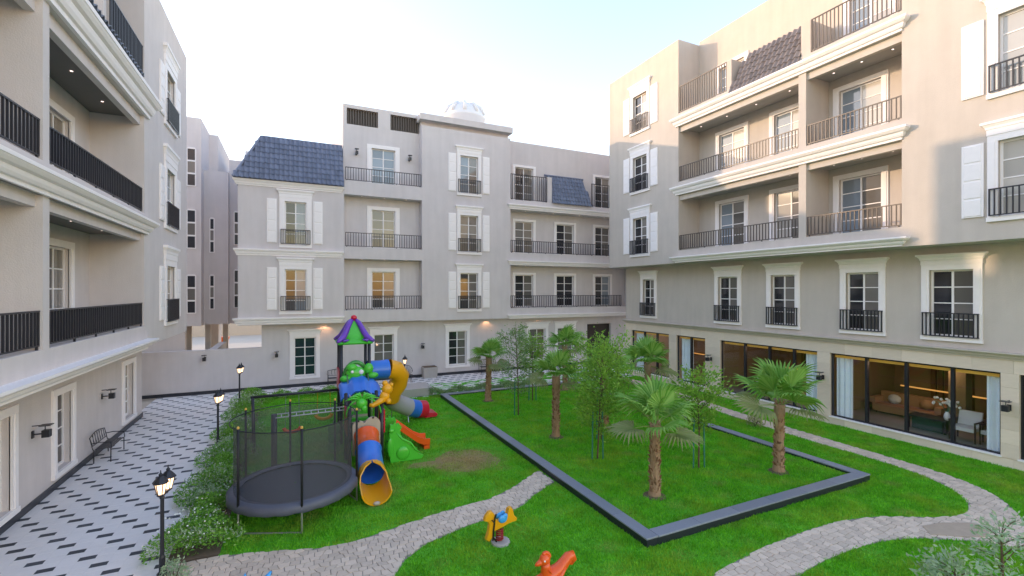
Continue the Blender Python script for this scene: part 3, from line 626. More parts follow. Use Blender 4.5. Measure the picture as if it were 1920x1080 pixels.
# ------------------------------------------------------------------ right building
RBd = thing('apartment_building', (24, 14, 0), 'sunlit beige apartment block with white shutters above a glazed stone ground floor', 'building')
RF = Fr((18.5, 0, 0), (0, 1, 0), (-1, 0, 0)); RG = Fr((19.7, 0, 0), (0, 1, 0), (-1, 0, 0)); RR = -1.5
E_w = [(21.0, 22.2, 7.55, 9.72), (21.0, 22.2, 11.3, 13.35), (21.0, 22.2, 14.85, 17.0)]
N_w = [(4.75, 6.19, 7.55, 9.75), (4.75, 6.19, 11.15, 13.4), (4.75, 6.19, 14.9, 17.1)]
b = MB(RF)
wall(b, 18.58, 24.55, 6.88, 18.77, 0, E_w, .2); wall(b, 1.5, 8.56, 6.88, 18.95, 0, N_w, .2)
b.quad((24.55, 0, 6.88), (24.55, -10, 6.88), (24.55, -10, 18.77), (24.55, 0, 18.77)); b.quad((18.58, 0, 6.88), (18.58, RR, 6.88), (18.58, RR, 18.77), (18.58, 0, 18.77)); b.quad((8.56, 0, 6.88), (8.56, 0, 18.95), (8.56, RR, 18.95), (8.56, RR, 6.88))
b.quad((18.58, 0, 18.77), (18.58, -10, 18.77), (24.55, -10, 18.77), (24.55, 0, 18.77)); b.quad((1.5, 0, 18.95), (1.5, -10, 18.95), (8.56, -10, 18.95), (8.56, 0, 18.95)); b.quad((8.56, RR, 18.95), (8.56, -10, 18.95), (18.58, -10, 18.95), (18.58, RR, 18.95))
b.quad((1.5, 0, 6.88), (1.5, 0, 18.95), (1.5, -10, 18.95), (1.5, -10, 6.88)); b.quad((24.55, 0, 6.88), (24.55, -1.3, 6.88), (1.5, -1.3, 6.88), (1.5, 0, 6.88)); b.quad((1.5, -10, 0), (24.5, -10, 0), (24.5, -10, 18.9), (1.5, -10, 18.9))
R_d = []
for zb, zt in ((7.6, 9.88), (11.25, 13.45)): R_d += [(15.76, 17.25, zb, zt), (12.7, 14.2, zb, zt), (9.89, 11.38, zb, zt)]
R_d += [(15.75, 17.2, 14.9, 16.9), (9.6, 11.0, 14.9, 17.0)]
wall(b, 8.56, 18.58, 6.88, 18.95, RR, R_d, .18)
for z0, z1 in ((6.885, 7.55), (10.47, 11.18), (14.12, 14.82)): b.box(8.562, 18.578, RR + .002, -.001, z0, z1)
for z0, z1 in ((7.55, 10.47), (11.18, 14.12)): b.box(11.79, 12.09, RR + .003, -.003, z0, z1)
for z0, z1 in ((10.22, 10.469), (13.84, 14.119)): b.box(12.091, 18.577, -.28, -.1, z0, z1); b.box(8.563, 11.789, -.28, -.1, z0, z1)
b.box(15.3, 15.56, RR + .004, -.03, 14.82, 16.25); b.box(11.62, 12.0, RR + .004, -.03, 14.82, 16.15)
add('wall', b, 'stucco_r', RBd)
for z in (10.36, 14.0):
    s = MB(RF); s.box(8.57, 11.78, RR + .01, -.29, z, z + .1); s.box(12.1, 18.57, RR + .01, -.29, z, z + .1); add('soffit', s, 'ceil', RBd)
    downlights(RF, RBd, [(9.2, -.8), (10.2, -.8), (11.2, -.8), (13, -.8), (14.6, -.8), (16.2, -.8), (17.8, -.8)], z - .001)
cornice(RF, RBd, 8.6, 18.7, 0, 6.9, 7.2, .28); cornice(RF, RBd, 8.6, 18.7, 0, 10.48, 10.9, .28); cornice(RF, RBd, 8.6, 18.7, 0, 14.13, 14.55, .28)
for (u0, u1, z0, z1), hd in zip(E_w, (.46, .46, .5)):
    window(RF, RBd, 0, u0, u1, z0, z1, 2, 4, .17, .24, hood=hd, rail=(z0 - .02, z0 + .85), split=True, mats=('pane6', 'pane') if z0 > 14 else ('pane2', 'pane')); shutter(RF, RBd, .012, 22.52, 23.08, z0 + .08, z1 + .12); shutter(RF, RBd, .012, 20.12, 20.68, z0 + .08, z1 + .12)
for (u0, u1, z0, z1), hd in zip(N_w, (.4, .45, .45)):
    window(RF, RBd, 0, u0, u1, z0, z1, 2, 4, .17, .23, hood=hd, rail=(z0 - .02, z0 + .82), split=True, mats=('pane4', 'pane6'))
    shutter(RF, RBd, .012, 6.5, 7.0, z0 + .05, z1 + .03); shutter(RF, RBd, .012, 3.95, 4.45, z0 + .05, z1 + .03)
for i, (u0, u1, z0, z1) in enumerate(R_d): window(RF, RBd, RR, u0, u1, z0, z1, 2, 4, .15, .23, sill=False, mats=('pane6', 'pane4') if z0 > 10 else (('pane2', 'pane6') if i % 2 else ('pane2', 'pane4')))
for z0, z1 in ((7.55, 8.35), (11.18, 12.0)): railing(RF, RBd, 12.12, 18.55, -.06, z0 + .01, z1, .145, True, 'metal_r'); railing(RF, RBd, 8.6, 11.77, -.06, z0 + .01, z1, .145, True, 'metal_r')
railing(RF, RBd, 15.58, 18.55, -.06, 14.83, 16.25, .145, False, 'metal_r'); railing(RF, RBd, 8.6, 11.6, -.06, 14.83, 16.15, .145, False, 'metal_r')
m3 = MB(RF); m3.loft([[(12.01, .02, 14.6), (15.29, .02, 14.6), (15.29, RR + .01, 14.6), (12.01, RR + .01, 14.6)], [(12.01, -.68, 16.3), (14.85, -.68, 16.3), (14.85, RR + .01, 16.3), (12.01, RR + .01, 16.3)]])
mo3 = add('mansard_roof', m3, 'tile_r', RBd)
P0 = RF(15.32, .10, 14.57); ds = (RF(15.32, -.66, 16.38) - P0).normalized(); Ls = (RF(15.32, -.66, 16.38) - P0).length
tiles(RF, mo3, P0, Vector((0, -1, 0)), ds, 14, 6, 3.3 / 14, Ls / 6, 'tile_r', clip=lambda c, r: c + .4 >= r * .34)
# first floor wall and windows
b = MB(RG); L1 = [(21.72, 22.71, 3.86, 6.1), (15.91, 17.05, 3.86, 6.1), (13.02, 14.14, 3.86, 6.1), (9.83, 10.96, 3.86, 6.1), (7.17, 8.31, 3.86, 6.1), (4.0, 5.1, 3.86, 6.1)]
wall(b, 1.5, 24.36, 3.3, 6.9, 0, L1, .2)
b.quad((24.36, 0, 0), (24.36, -10, 0), (24.36, -10, 6.9), (24.36, 0, 6.9)); b.quad((1.5, 0, 0), (1.5, 0, 6.9), (1.5, -10, 6.9), (1.5, -10, 0)); b.quad((1.5, 0, 3.3), (1.5, -6, 3.3), (24.36, -6, 3.3), (24.36, 0, 3.3))
add('first_floor_wall', b, 'stucco_r', RBd)
for u0, u1, z0, z1 in L1: window(RG, RBd, 0, u0, u1, z0, z1, 2, 4, .18, .22, hood=.36, rail=(z0 - .03, z0 + .81), split=True, mats=('pane2', 'pane'))
cornice(RG, RBd, 1.6, 24.36, 0, 3.3, 3.52, .2, 'stucco_r')
# stone ground floor
GO = [(20.53, 23.83), (17.9, 19.95), (12.09, 16.95), (6.55, 11.58), (3.0, 6.14)]
b = MB(RG); wall(b, 1.5, 24.36, 0, 3.3, -.03, [(a, c, .3, 2.88) for a, c in GO], .25, back=False); sw = add('stone_wall', b, 'stone', RBd)
slabs = {}
def slab(u0, u1, z0, z1):
    w, h = u1 - u0, z1 - z0
    me = shared(('slab', round(w, 3), round(h, 3)), lambda: MB(RG.lin()).box(-w / 2 + .002, w / 2 - .002, -.029, 0, -h / 2 + .002, h / 2 - .002).mesh('stone_slab', 'stone'))
    inst('stone_slab', me, sw, RG((u0 + u1) / 2, random.uniform(-.002, .002), (z0 + z1) / 2))
edges = [24.36] + [e for a, c in GO for e in (c, a)] + [1.5]
for i in range(0, len(edges), 2):
    hi, lo_u = edges[i], edges[i + 1]; k = max(1, int(round((hi - lo_u) / .95)))
    for j in range(k):
        for q in range(6): slab(lo_u + (hi - lo_u) * j / k, lo_u + (hi - lo_u) * (j + 1) / k, .3 + q * .43, .3 + (q + 1) * .43)
nl = 24
for j in range(nl): slab(1.5 + (22.86) * j / nl, 1.5 + 22.86 * (j + 1) / nl, 2.88, 3.298); slab(1.5 + (22.86) * (j + .0) / nl, 1.5 + 22.86 * (j + 1) / nl, 0.0, .28)
b = MB(RG)
for a, c in GO: b.box(a - .03, c + .03, -.25, .03, .282, .33)
add('window_ledge', b, 'white', RBd)
for u in (17.5, 11.84, 6.35): sconce(RG, RBd, u, .0, 1.85)
mul = [[22.7, 21.6], [18.95], [15.58, 14.3, 13.14], [10.3, 9.03, 7.74], [5.0, 4.0]]
for (a, c), ms_ in zip(GO, mul):
    f = MB(RG); n0, n1 = -.2, -.1; e = .05
    f.box(a, a + e, n0, n1, .33, 2.88); f.box(c - e, c, n0, n1, .33, 2.88); f.box(a + e, c - e, n0, n1, 2.82, 2.88); f.box(a + e, c - e, n0, n1, .33, .38)
    for m_ in ms_: f.box(m_ - .045, m_ + .045, n0, n1 + .02, .381, 2.819)
    w = add('shopfront', f, 'metal', RBd); cuts = sorted([a + e, c - e] + ms_)
    for p, q in zip(cuts, cuts[1:]):
        g = MB(RG); g.box(p + .046, q - .046, -.155, -.147, .381, 2.819); add('pane', g, 'glass', w)
# lounge behind the glass
b = MB(RG); b.box(1.6, 24.3, -5.2, -.26, .22, .3); add('interior_floor', b, 'floor_in', RBd)
b = MB(RG); b.box(1.6, 24.3, -5.2, -5.1, .3, 3.1); b.box(11.75, 11.85, -5.1, -.6, .3, 3.1); b.box(17.35, 17.45, -5.1, -.6, .3, 3.1); add('interior_wall', b, 'wall_in', RBd)
b = MB(RG); b.box(1.6, 24.3, -5.2, -.26, 3.1, 3.2); add('interior_ceiling', b, 'wall_in', RBd)
for a, c in ((6.7, 11.4), (12.2, 16.9), (18, 19.9), (20.6, 23.8)):
    b = MB(RG); b.box(a, c, -.75, -.62, 2.95, 3.0); add('cove_light', b, 'cove', RBd)
    b = MB(RG); b.box(a, c, -4.9, -4.82, 1.15, 1.2); add('cove_light', b, 'cove', RBd)
for a, c in GO[:4]:
    b = MB(RG); b.box(a + .06, c - .06, -.30, -.26, 2.70, 2.86); add('pelmet', b, 'pelmet', RBd)
for a in (7.2, 9.0, 12.6, 14.6):
    b = MB(RG)
    for i in range(6): b.box(a + i * .24, a + i * .24 + .16, -5.09, -4.95, .3, 2.7)
    add('wood_panelling', b, 'wood', RBd)
b = MB(RG); b.box(8.3, 8.8, -3.0, -2.5, .3, 3.1); add('interior_column', b, 'wall_in', RBd)
for u, zz in ((9, 2.6), (14.5, 2.6), (19, 2.6), (22, 2.6)):
    ld = bpy.data.lights.new('lounge_lamp', 'POINT'); ld.energy = 8; ld.color = (1, .72, .45); ld.shadow_soft_size = .25
    o = bpy.data.objects.new('lounge_lamp', ld); C.objects.link(o); o.location = RG(u, -2.2, zz); o.parent = RBd; o.location = Vector(RG(u, -2.2, zz)) - WP[RBd]

# ------------------------------------------------------------------ far annex seen through the gap on the left
AX = thing('apartment_building', (-6, 37, 0), 'shaded far block with stacked strip windows in the gap behind the low wall', 'building')
AF = Fr((0, 0, 0), (1, 0, 0), (0, -1, 0))
b = MB()
b.box(-12, -5.02, 33, 43, 3.3, 15.7); b.box(-12, -4.52, 35.86, 43, 3.31, 15.62); b.box(-12, -3.72, 33.87, 43, 3.32, 12.83); b.box(-3.71, -2.7, 34.2, 43, 3.33, 13.7); b.box(-3.0, -2.62, 36.2, 43, 3.34, 14.9)
b.box(-30, -12.01, 33.5, 43, 0, 15.0); b.box(-12, -5.85, 33.2, 33.6, 0, 3.29)
b.box(-5.2, -4.9, 35.6, 35.9, -.05, 3.305); b.box(-4.5, -4.2, 38, 38.3, -.05, 3.31); b.box(-5.85, -5.2, 41.5, 43, -.05, 3.3); b.box(-8.5, -6.1, 36.5, 36.8, -.05, 3.3)
add('wall', b, 'stucco_b', AX)
def strip(Y, u0, u1, z0, z1):
    F = Fr((0, Y, 0), (1, 0, 0), (0, -1, 0)); f = MB(F); e = .05; d = .05
    f.box(u0, u0 + e, 0, d, z0, z1); f.box(u1 - e, u1, 0, d, z0, z1); h = (z1 - z0) / 3
    for i in range(4): f.box(u0 + e, u1 - e, 0, d, z0 + i * h - (.04 if i else 0), z0 + i * h + .05)
    w = add('window', f, 'frame', AX)
    for i in range(3): inst('pane', pane_mesh(F, u1 - u0 - 2 * e, h - .09, 'pane' if i != 1 else 'pane2'), w, F((u0 + u1) / 2, .015, z0 + (i + .5) * h))
for z0, z1 in ((11.6, 13.85), (7.9, 10.2), (4.05, 6.32)): strip(33, -5.74, -5.27, z0, z1)
for z0, z1 in ((7.75, 9.88), (4.25, 6.36)): strip(33.87, -4.72, -4.45, z0, z1)
for z0, z1 in ((8.3, 10.42), (4.3, 6.72)): strip(34.2, -3.46, -3.16, z0, z1)
sw_ = MB(); sw_.box(-40, 14, 66, 66.5, -.09, 3.2); so_ = add('boundary_wall', sw_, 'street'); tag(so_, 'pale sunlit boundary wall beyond the passage in the far gap', 'wall')
bn = thing('litter_bin', (-5.25, 45, -.09), 'small orange bin standing in the sunlit passage behind the low wall', 'bin')
q = MB(); q.loft([[(-5.42, 44.7, -.09), (-5.0, 44.7, -.09), (-5.0, 45.2, -.09), (-5.42, 45.2, -.09)], [(-5.48, 44.65, 1.4), (-4.94, 44.65, 1.4), (-4.94, 45.25, 1.4), (-5.48, 45.25, 1.4)]]); add('body', q, 'orange_bin', bn)
q = MB(); q.box(-5.54, -4.88, 44.6, 45.3, 1.405, 1.6); add('lid', q, 'orange_bin', bn)
tk = thing('water_tank', (11.5, 33, 15.6), 'white ribbed domed water tank on the roof of the rear block', 'tank')
q = MB(); q.lathe((11.55, 33, 15.6), [(1.5, 0), (1.52, 2.5), (1.58, 2.55), (1.58, 2.65), (1.45, 2.9), (1.2, 3.35), (.75, 3.62), (.4, 3.7)], 24); add('shell', q, 'tank', tk, True)
q = MB(); q.lathe((11.4, 33, 15.6), [(.42, 3.66), (.42, 3.84), (.3, 3.9)], 14); add('lid', q, 'tank', tk)
for i in range(10):
    a = 2 * PI * i / 10; q = MB(); q.tube([(11.55 + 1.5 * math.cos(a), 33 + 1.5 * math.sin(a), 18.45), (11.55 + 1.25 * math.cos(a), 33 + 1.25 * math.sin(a), 18.98), (11.55 + .8 * math.cos(a), 33 + .8 * math.sin(a), 19.25)], .13, 6); add('rib', q, 'tank', tk, True)

# ------------------------------------------------------------------ lounge furniture
def sofa(x, y, L, label, m):
    t = thing('sofa', (x, y, .3), label, 'sofa')
    b = MB(); b.box(x - .45, x + .45, y - L / 2, y + L / 2, .38, .68); add('seat', b, m, t)
    b = MB(); b.box(x + .2, x + .46, y - L / 2, y + L / 2, .681, 1.12); add('backrest', b, m, t)
    for s in (-1, 1): b = MB(); b.box(x - .44, x + .19, y + s * L / 2 - .1, y + s * L / 2 + .1, .681, .93); add('armrest', b, m, t)
    for dx in (-.38, .38):
        for s in (-1, 1): b = MB(); b.cyl((x + dx, y + s * (L / 2 - .12), .3), (x + dx, y + s * (L / 2 - .12), .379), .025, .03, 8); add('leg', b, 'wood_d', t)
    for i in range(2): b = MB(); b.ball((x + .08, y + (i - .5) * L * .5, .88), .16, 10, .2, 6, .24); add('cushion', b, 'fabric_l' if i else m, t, True)
sofa(22.6, 10.2, 2.2, 'long tan sofa inside the big window under warm light', 'fabric'); sofa(22.7, 14.6, 2.0, 'brown sofa deep inside the window behind the palm fronds', 'fabric')
def armchair(x, y, rz, label):
    t = thing('armchair', (x, y, .3), label, 'chair'); c, s = math.cos(rz), math.sin(rz)
    F = Fr((x, y, 0), (c, s, 0), (-s, c, 0))
    b = MB(F); b.box(-.3, .3, -.3, .3, .66, .78); add('seat', b, 'fabric_l', t)
    b = MB(F); b.loft([[(-.3, -.3, .79), (.3, -.3, .79), (.3, -.2, .79), (-.3, -.2, .79)], [(-.3, -.42, 1.25), (.3, -.42, 1.25), (.3, -.34, 1.25), (-.3, -.34, 1.25)]]); add('backrest', b, 'fabric_l', t)
    for q in (-.33, .33):
        b = MB(F); b.box(q - .025, q + .025, -.3, .3, .95, .99); add('armrest', b, 'wood_d', t)
        for r in (-.28, .28): b = MB(F); b.box(q - .02, q + .02, r - .02, r + .02, .3, .949); add('leg', b, 'wood_d', t)
armchair(20.75, 7.75, R(90), 'pale upholstered armchair close behind the near window mullion'); armchair(20.8, 6.95, R(75), 'pale armchair beside the right hand curtain of the near window'); armchair(20.9, 15.9, R(60), 'pale armchair in the far window past the slim tree')
t = thing('coffee_table', (21.1, 8.9, .3), 'dark green low table with white flowers in the near window', 'table')
b = MB(); b.box(20.8, 21.5, 8.3, 9.5, .72, .78); add('tabletop', b, 'skirt', t)
for dx in (20.86, 21.44):
    for dy in (8.36, 9.44): b = MB(); b.box(dx - .03, dx + .03, dy - .03, dy + .03, .3, .719); add('leg', b, 'metal', t)
b = MB(); b.box(20.9, 21.4, 8.45, 9.35, .31, .70); add('base_panel', b, 'base_green', t)
t = thing('flower_vase', (21.1, 8.4, .78), 'white orchid in a vase on the low lounge table', 'vase')
b = MB(); b.lathe((21.1, 8.4, .78), [(.06, 0), (.1, .1), (.08, .22), (.05, .27), (.06, .3)], 12); add('vase', b, 'p_white', t, True)
b = MB()
for i in range(5): a = i * 1.3; b.tube([(21.1, 8.4, 1.05), (21.1 + .12 * math.cos(a), 8.4 + .2 * math.sin(a), 1.35), (21.1 + .2 * math.cos(a), 8.4 + .38 * math.sin(a), 1.42)], .008, 5)
add('stem', b, 'stake', t)
b = MB()
for i in range(26): a = random.uniform(0, 2 * PI); r_ = random.uniform(.1, .4); b.ball((21.1 + .2 * math.cos(a) * r_ * 2, 8.4 + r_ * math.sin(a), 1.4 + random.uniform(-.1, .14)), .05, 6, None, 4)
add('blossom', b, 'flower', t, True)
b = MB(); tt = thing('bar_cabinet', (24.2, 7.45, .3), 'small dark bar cabinet at the back of the lit lounge', 'cabinet'); b.box(23.9, 24.5, 6.7, 8.2, .3, 1.25); add('body', b, 'wood_d', tt)
for i in range(5): q = MB(); q.box(23.87, 23.899, 6.75 + i * .29, 6.78 + i * .29, .35, 1.2); add('slat', q, 'brass', tt)
def curtain(u0, u1, label):
    F = Fr((19.7, 0, 0), (0, 1, 0), (-1, 0, 0)); k = int((u1 - u0) / .04); b = MB(F); P = []
    for i in range(k + 1): u = u0 + (u1 - u0) * i / k; P.append((u, -.33 + .035 * math.sin(i * 1.35)))
    b.loft([[(u, n, .34) for u, n in P] + [(u, n - .015, .34) for u, n in reversed(P)], [(u, n, 2.98) for u, n in P] + [(u, n - .015, 2.98) for u, n in reversed(P)]])
    o = add('curtain', b, 'curtain'); soft(o, 60); tag(o, label, 'curtain', 'pale blue curtains of the lounge')
for u0, u1, la in ((10.9, 11.5, 'pale blue curtain at the left edge of the largest lounge window'), (6.6, 6.98, 'pale blue curtain at the right edge of the largest lounge window'), (12.15, 12.75, 'pale blue curtain just left of the wall lamp behind the big palm'), (19.0, 19.85, 'broad pale blue curtain in the narrow two pane window'), (23.0, 23.75, 'pale blue curtain in the window nearest the dark entrance')): curtain(u0, u1, la)

# ------------------------------------------------------------------ street furniture
def lantern(b, g, x, y, z):
    b.lathe((x, y, z), [(.035, 0), (.07, .03), (.05, .05)], 8)
    k = 6
    for j in range(k):
        a = 2 * PI * j / k; b.tube([(x + .06 * math.cos(a), y + .06 * math.sin(a), z + .05), (x + .105 * math.cos(a), y + .105 * math.sin(a), z + .26)], .008, 4)
    b.lathe((x, y, z), [(.13, .26), (.135, .275), (.06, .37), (.03, .39), (.035, .42), (.012, .45), (.006, .5)], 8)
    g.lathe((x, y, z), [(.052, .05), (.096, .258)], 6)
lamp_lbl = {0: 'nearest black twin lantern lamp post at the foot of the flowering hedge', 1: 'middle black twin lantern lamp post along the hedge beside the paving', 2: 'far lamp post at the hedge end near the low wall', 3: 'lamp post behind the yellow tube slide on the rear paving'}
for i, (x, y) in enumerate(((-2.26, 10.78), (-2.36, 18.69), (-2.3, 25.0), (5.25, 24.47))):
    t = thing('lamp_post', (x, y, 0), lamp_lbl[i], 'lamp post', 'lantern lamp posts of the courtyard')
    b = MB(); b.lathe((x, y, 0), [(.09, 0), (.09, .05), (.055, .09), (.05, .35), (.035, .4), (.032, 1.45), (.045, 1.48), (.03, 1.52)], 10); add('post', b, 'metal', t, False)
    hd = MB(); hd.tube([(x, y, 1.5), (x + .1, y - .02, 1.56), (x + .03, y - .12, 1.55)], .014, 6)
    for dx, dy in ((-.0, -.11), (.06, .16)):
        b = MB(); g = MB(); lantern(b, g, x + dx, y + dy, 1.54); l_ = add('lantern', b, 'metal', t); add('lantern_glass', g, 'lampglass', l_)
    b = MB(); b.tube([(x, y, 1.5), (x, y - .11, 1.54)], .016, 6); b.tube([(x, y, 1.5), (x + .06, y + .16, 1.54)], .016, 6); add('bracket', b, 'metal', t)
    ld = bpy.data.lights.new('lantern_bulb', 'POINT'); ld.energy = 1.2; ld.color = (1, .72, .42); ld.shadow_soft_size = .05
    o = bpy.data.objects.new('lantern_bulb', ld); C.objects.link(o); o.parent = t; o.location = (0.0, .03, 1.66)
for i, (x, z) in enumerate(((1.62, 3.42), (11.6, 3.42), (15.5, 3.42))):              # small downlights under the rear overhang
    me = shared('down', None); inst('downlight', me, BB, (x, 28.45, 3.558))
    ld = bpy.data.lights.new('overhang_lamp', 'SPOT'); ld.energy = 4; ld.color = (1, .55, .25); ld.spot_size = R(115); ld.shadow_soft_size = .04
    o = bpy.data.objects.new('overhang_lamp', ld); C.objects.link(o); o.parent = BB; o.location = Vector((x, 28.5, 3.54)) - WP[BB]
def bench(x, y, rz, L, label):
    t = thing('garden_bench', (x, y, 0), label, 'bench', 'black iron benches'); c, s = math.cos(rz), math.sin(rz); F = Fr((x, y, 0), (c, s, 0), (-s, c, 0)); h = L / 2
    b = MB(F)
    for i in range(6): b.box(-h + .03, h - .03, -.02 + i * .07, .03 + i * .07, .42, .435)
    add('seat', b, 'metal', t)
    b = MB(F)
    def bar(p, q, r=.012): b.tube([F(*p), F(*q)], r, 6)
    b.F = WORLD
    bar((-h, -.06, .42), (-h, -.14, .80)); bar((h, -.06, .42), (h, -.14, .80)); bar((-h, -.09, .52), (h, -.09, .52))
    arc = [F(-h + L * i / 10, -.14 - .02 * math.sin(PI * i / 10), .80 + .07 * math.sin(PI * i / 10)) for i in range(11)]; b.tube(arc, .014, 6)
    for i in range(1, 14): u = -h + L * i / 14; v = u + (.07 if i % 2 else -.07); bar((u, -.09, .52), (v, -.14, .80 + .06 * math.sin(PI * (v + h) / L)), .007)
    add('backrest', b, 'metal', t)
    for s2 in (-h, h):
        for nn in (-.04, .38): b = MB(); b.tube([F(s2, nn, .0), F(s2, nn, .43)], .015, 6); add('leg', b, 'metal', t)
        b = MB(); b.tube([F(s2, -.1, .62), F(s2, .1, .65), F(s2, .38, .62), F(s2, .4, .43)], .014, 6); add('armrest', b, 'metal', t)
bench(-5.62, 19.3, R(-90), 1.25, 'black iron bench against the left wall beside the tall window')
bench(2.35, 28.5, R(180), 1.2, 'black iron bench at the rear wall behind the play tower')
bench(11.6, 28.5, R(180), 1.2, 'black iron bench at the rear wall behind the leftmost palm')
t = thing('square_planter', (7.66, 28.45, 0), 'grey concrete tub planter against the rear wall right of the wall lamp', 'planter'); b = MB(); b.loft([[(7.25, 28.1, 0), (8.05, 28.1, 0), (8.05, 28.68, 0), (7.25, 28.68, 0)], [(7.2, 28.05, .66), (8.1, 28.05, .66), (8.1, 28.7, .66), (7.2, 28.7, .66)]]); add('tub', b, 'concrete', t)
b = MB(); b.box(7.25, 8.05, 28.1, 28.66, .661, .69); add('soil_fill', b, 'soil', t)
t = thing('stone_seat', (5.6, 24.0, 0), 'low pale concrete seat block behind the grey tube slide', 'seat'); b = MB(); b.loft([[(4.75, 23.45, 0), (6.5, 23.5, 0), (6.5, 25.0, 0), (4.75, 25.0, 0)], [(4.72, 23.42, .4), (6.53, 23.47, .4), (6.53, 25.03, .4), (4.72, 25.03, .4)]]); add('block', b, 'concrete', t)
for i, (x, la) in enumerate(((6.1, 'round black wire chair behind the yellow slide elbow'),)):
    t = thing('wire_chair', (x, 27.6, 0), la, 'chair'); b = MB()
    for j in range(12): a = PI * j / 11; b.tube([(x, 27.5, .42), (x + .34 * math.cos(a), 27.75, .55 + .4 * math.sin(a))], .01, 5)
    b.tube([(x + .34 * math.cos(PI * j / 16), 27.75, .55 + .4 * math.sin(PI * j / 16)) for j in range(17)], .014, 6); add('backrest', b, 'metal', t)
    b = MB(); b.lathe((x, 27.5, .4), [(.3, 0), (.3, .03)], 14); add('seat', b, 'metal', t)
    for a in (.8, 2.3, 3.9, 5.5): b = MB(); b.cyl((x + .22 * math.cos(a), 27.5 + .22 * math.sin(a), .399), (x + .3 * math.cos(a), 27.5 + .3 * math.sin(a), 0), .014, .014, 6); add('leg', b, 'metal', t)

# ------------------------------------------------------------------ trampoline
tx, ty, tr, tz = .03, 12.78, 1.43, .62
T = thing('trampoline', (tx, ty, 0), 'round black trampoline with dark safety net and foam poles on the lawn', 'trampoline')
b = MB(); b.lathe((tx, ty, tz), [(.02, .0), (tr - .19, .0)], 48); b.f = b.f[:48]; b.m = b.m[:48]; add('jumping_mat', b, 'mat_tramp', T)
b = MB(); K = 64; rings = []
for rr_, zz in ((tr - .22, .035), (tr - .16, .06), (tr - .02, .055), (tr + .05, .0), (tr + .055, -.14), (tr + .035, -.16), (tr - .04, -.04), (tr - .2, .012)):
    rings.append([(tx + (rr_ + .008 * math.sin(17 * 2 * PI * j / K)) * math.cos(2 * PI * j / K), ty + (rr_ + .008 * math.sin(17 * 2 * PI * j / K)) * math.sin(2 * PI * j / K), tz + zz + (.012 * math.sin(23 * 2 * PI * j / K) if zz < 0 else .004 * math.sin(31 * 2 * PI * j / K))) for j in range(K)])
b.loft(rings, cap=False); i0 = 0
add('edge_pad', b, 'pad_tramp', T, True)
angs = [R(a) for a in (-85, -38, 8, 52, 97, 143, 188, 219)]
angs = [math.atan2(11.42 - ty, .15 - tx), math.atan2(12.5 - ty, 1.3), math.atan2(1.05, 1.0), math.atan2(1.4, -.12), math.atan2(.9, -1.15), math.atan2(-.9, -1.15)]
for a in angs:
    px_, py_ = tx + (tr + .03) * math.cos(a), ty + (tr + .03) * math.sin(a)
    b = MB(); b.cyl((px_, py_, .0), (px_, py_, tz - .05), .022, .022, 8); add('leg', b, 'galv', T)
    b = MB(); b.cyl((px_, py_, tz - .02), (px_, py_, 2.34), .028, .028, 10); p_ = add('pole', b, 'foam', T, True); b = MB(); b.lathe((px_, py_, 2.34), [(.028, 0), (.028, .04), (.012, .055)], 8); add('pole_cap', b, 'brass', p_)
for a0, a1 in ((angs[5], angs[0]), (angs[1], angs[2]), (angs[3], angs[4])):
    P = [(tx + (tr + .03) * math.cos(a), ty + (tr + .03) * math.sin(a)) for a in (a0, a1)]
    b = MB(); b.tube([(P[0][0], P[0][1], .024), (P[1][0], P[1][1], .024)], .02, 8); add('foot_rail', b, 'galv', T)
b = MB(); K = 48; rad = [tr - .13] * K
b.loft([[(tx + (tr - .1) * math.cos(2 * PI * j / K), ty + (tr - .1) * math.sin(2 * PI * j / K), z) for j in range(K)] for z in (tz + .06, 1.3, 2.25)], cap=False); add('safety_net', b, 'net', T, True)
b = MB(); b.tube([(tx + (tr - .02) * math.cos(2 * PI * j / 48), ty + (tr - .02) * math.sin(2 * PI * j / 48), 2.28) for j in range(49)], .012, 6, False); add('net_rope', b, 'foam', T)

# ------------------------------------------------------------------ play tower
PT = thing('play_tower', (2.0, 16.7, 0), 'colourful play tower with purple and green roof and tube slides', 'playground')
def part(n, b, m, sm=False, par=None): return add(n, b, m, par or PT, sm)
for x, y, z in ((1.5, 14.6, 2.12), (2.44, 14.6, 2.12), (1.5, 15.65, 2.1), (2.44, 15.65, 2.1), (1.5, 17.3, 3.5), (2.45, 17.3, 3.5), (1.5, 18.25, 3.5), (2.45, 18.25, 3.5)):
    b = MB(); b.cyl((x, y, 0), (x, y, z), .057, .057, 12); p_ = part('post', b, 'post', True); b = MB(); b.ball((x, y, z), .06, 10, .05, 6); part('post_cap', b, 'post', True, p_)
for x0, x1, y0, y1, z in ((1.45, 2.5, 14.6, 16.3, .98), (1.45, 2.5, 17.3, 18.25, 1.85)):
    b = MB(); b.box(x0, x1, y0, y1, z - .06, z); part('deck', b, 'p_black')
b = MB(); cx, cy = 1.975, 17.775; hw = .50
prof = [(hw + .06, 0), (hw + .10, .05), (hw + .06, .11), (.40, .16), (.30, .34), (.22, .52), (.14, .70), (.08, .80)]
b.loft([[(cx + r_ * a, cy + r_ * c_, 3.5 + z) for a, c_ in ((-1, -1), (0, -1.04), (1, -1), (1.04, 0), (1, 1), (0, 1.04), (-1, 1), (-1.04, 0))] for r_, z in prof]); rf = part('roof', b, 'p_green'); soft(rf, 50)
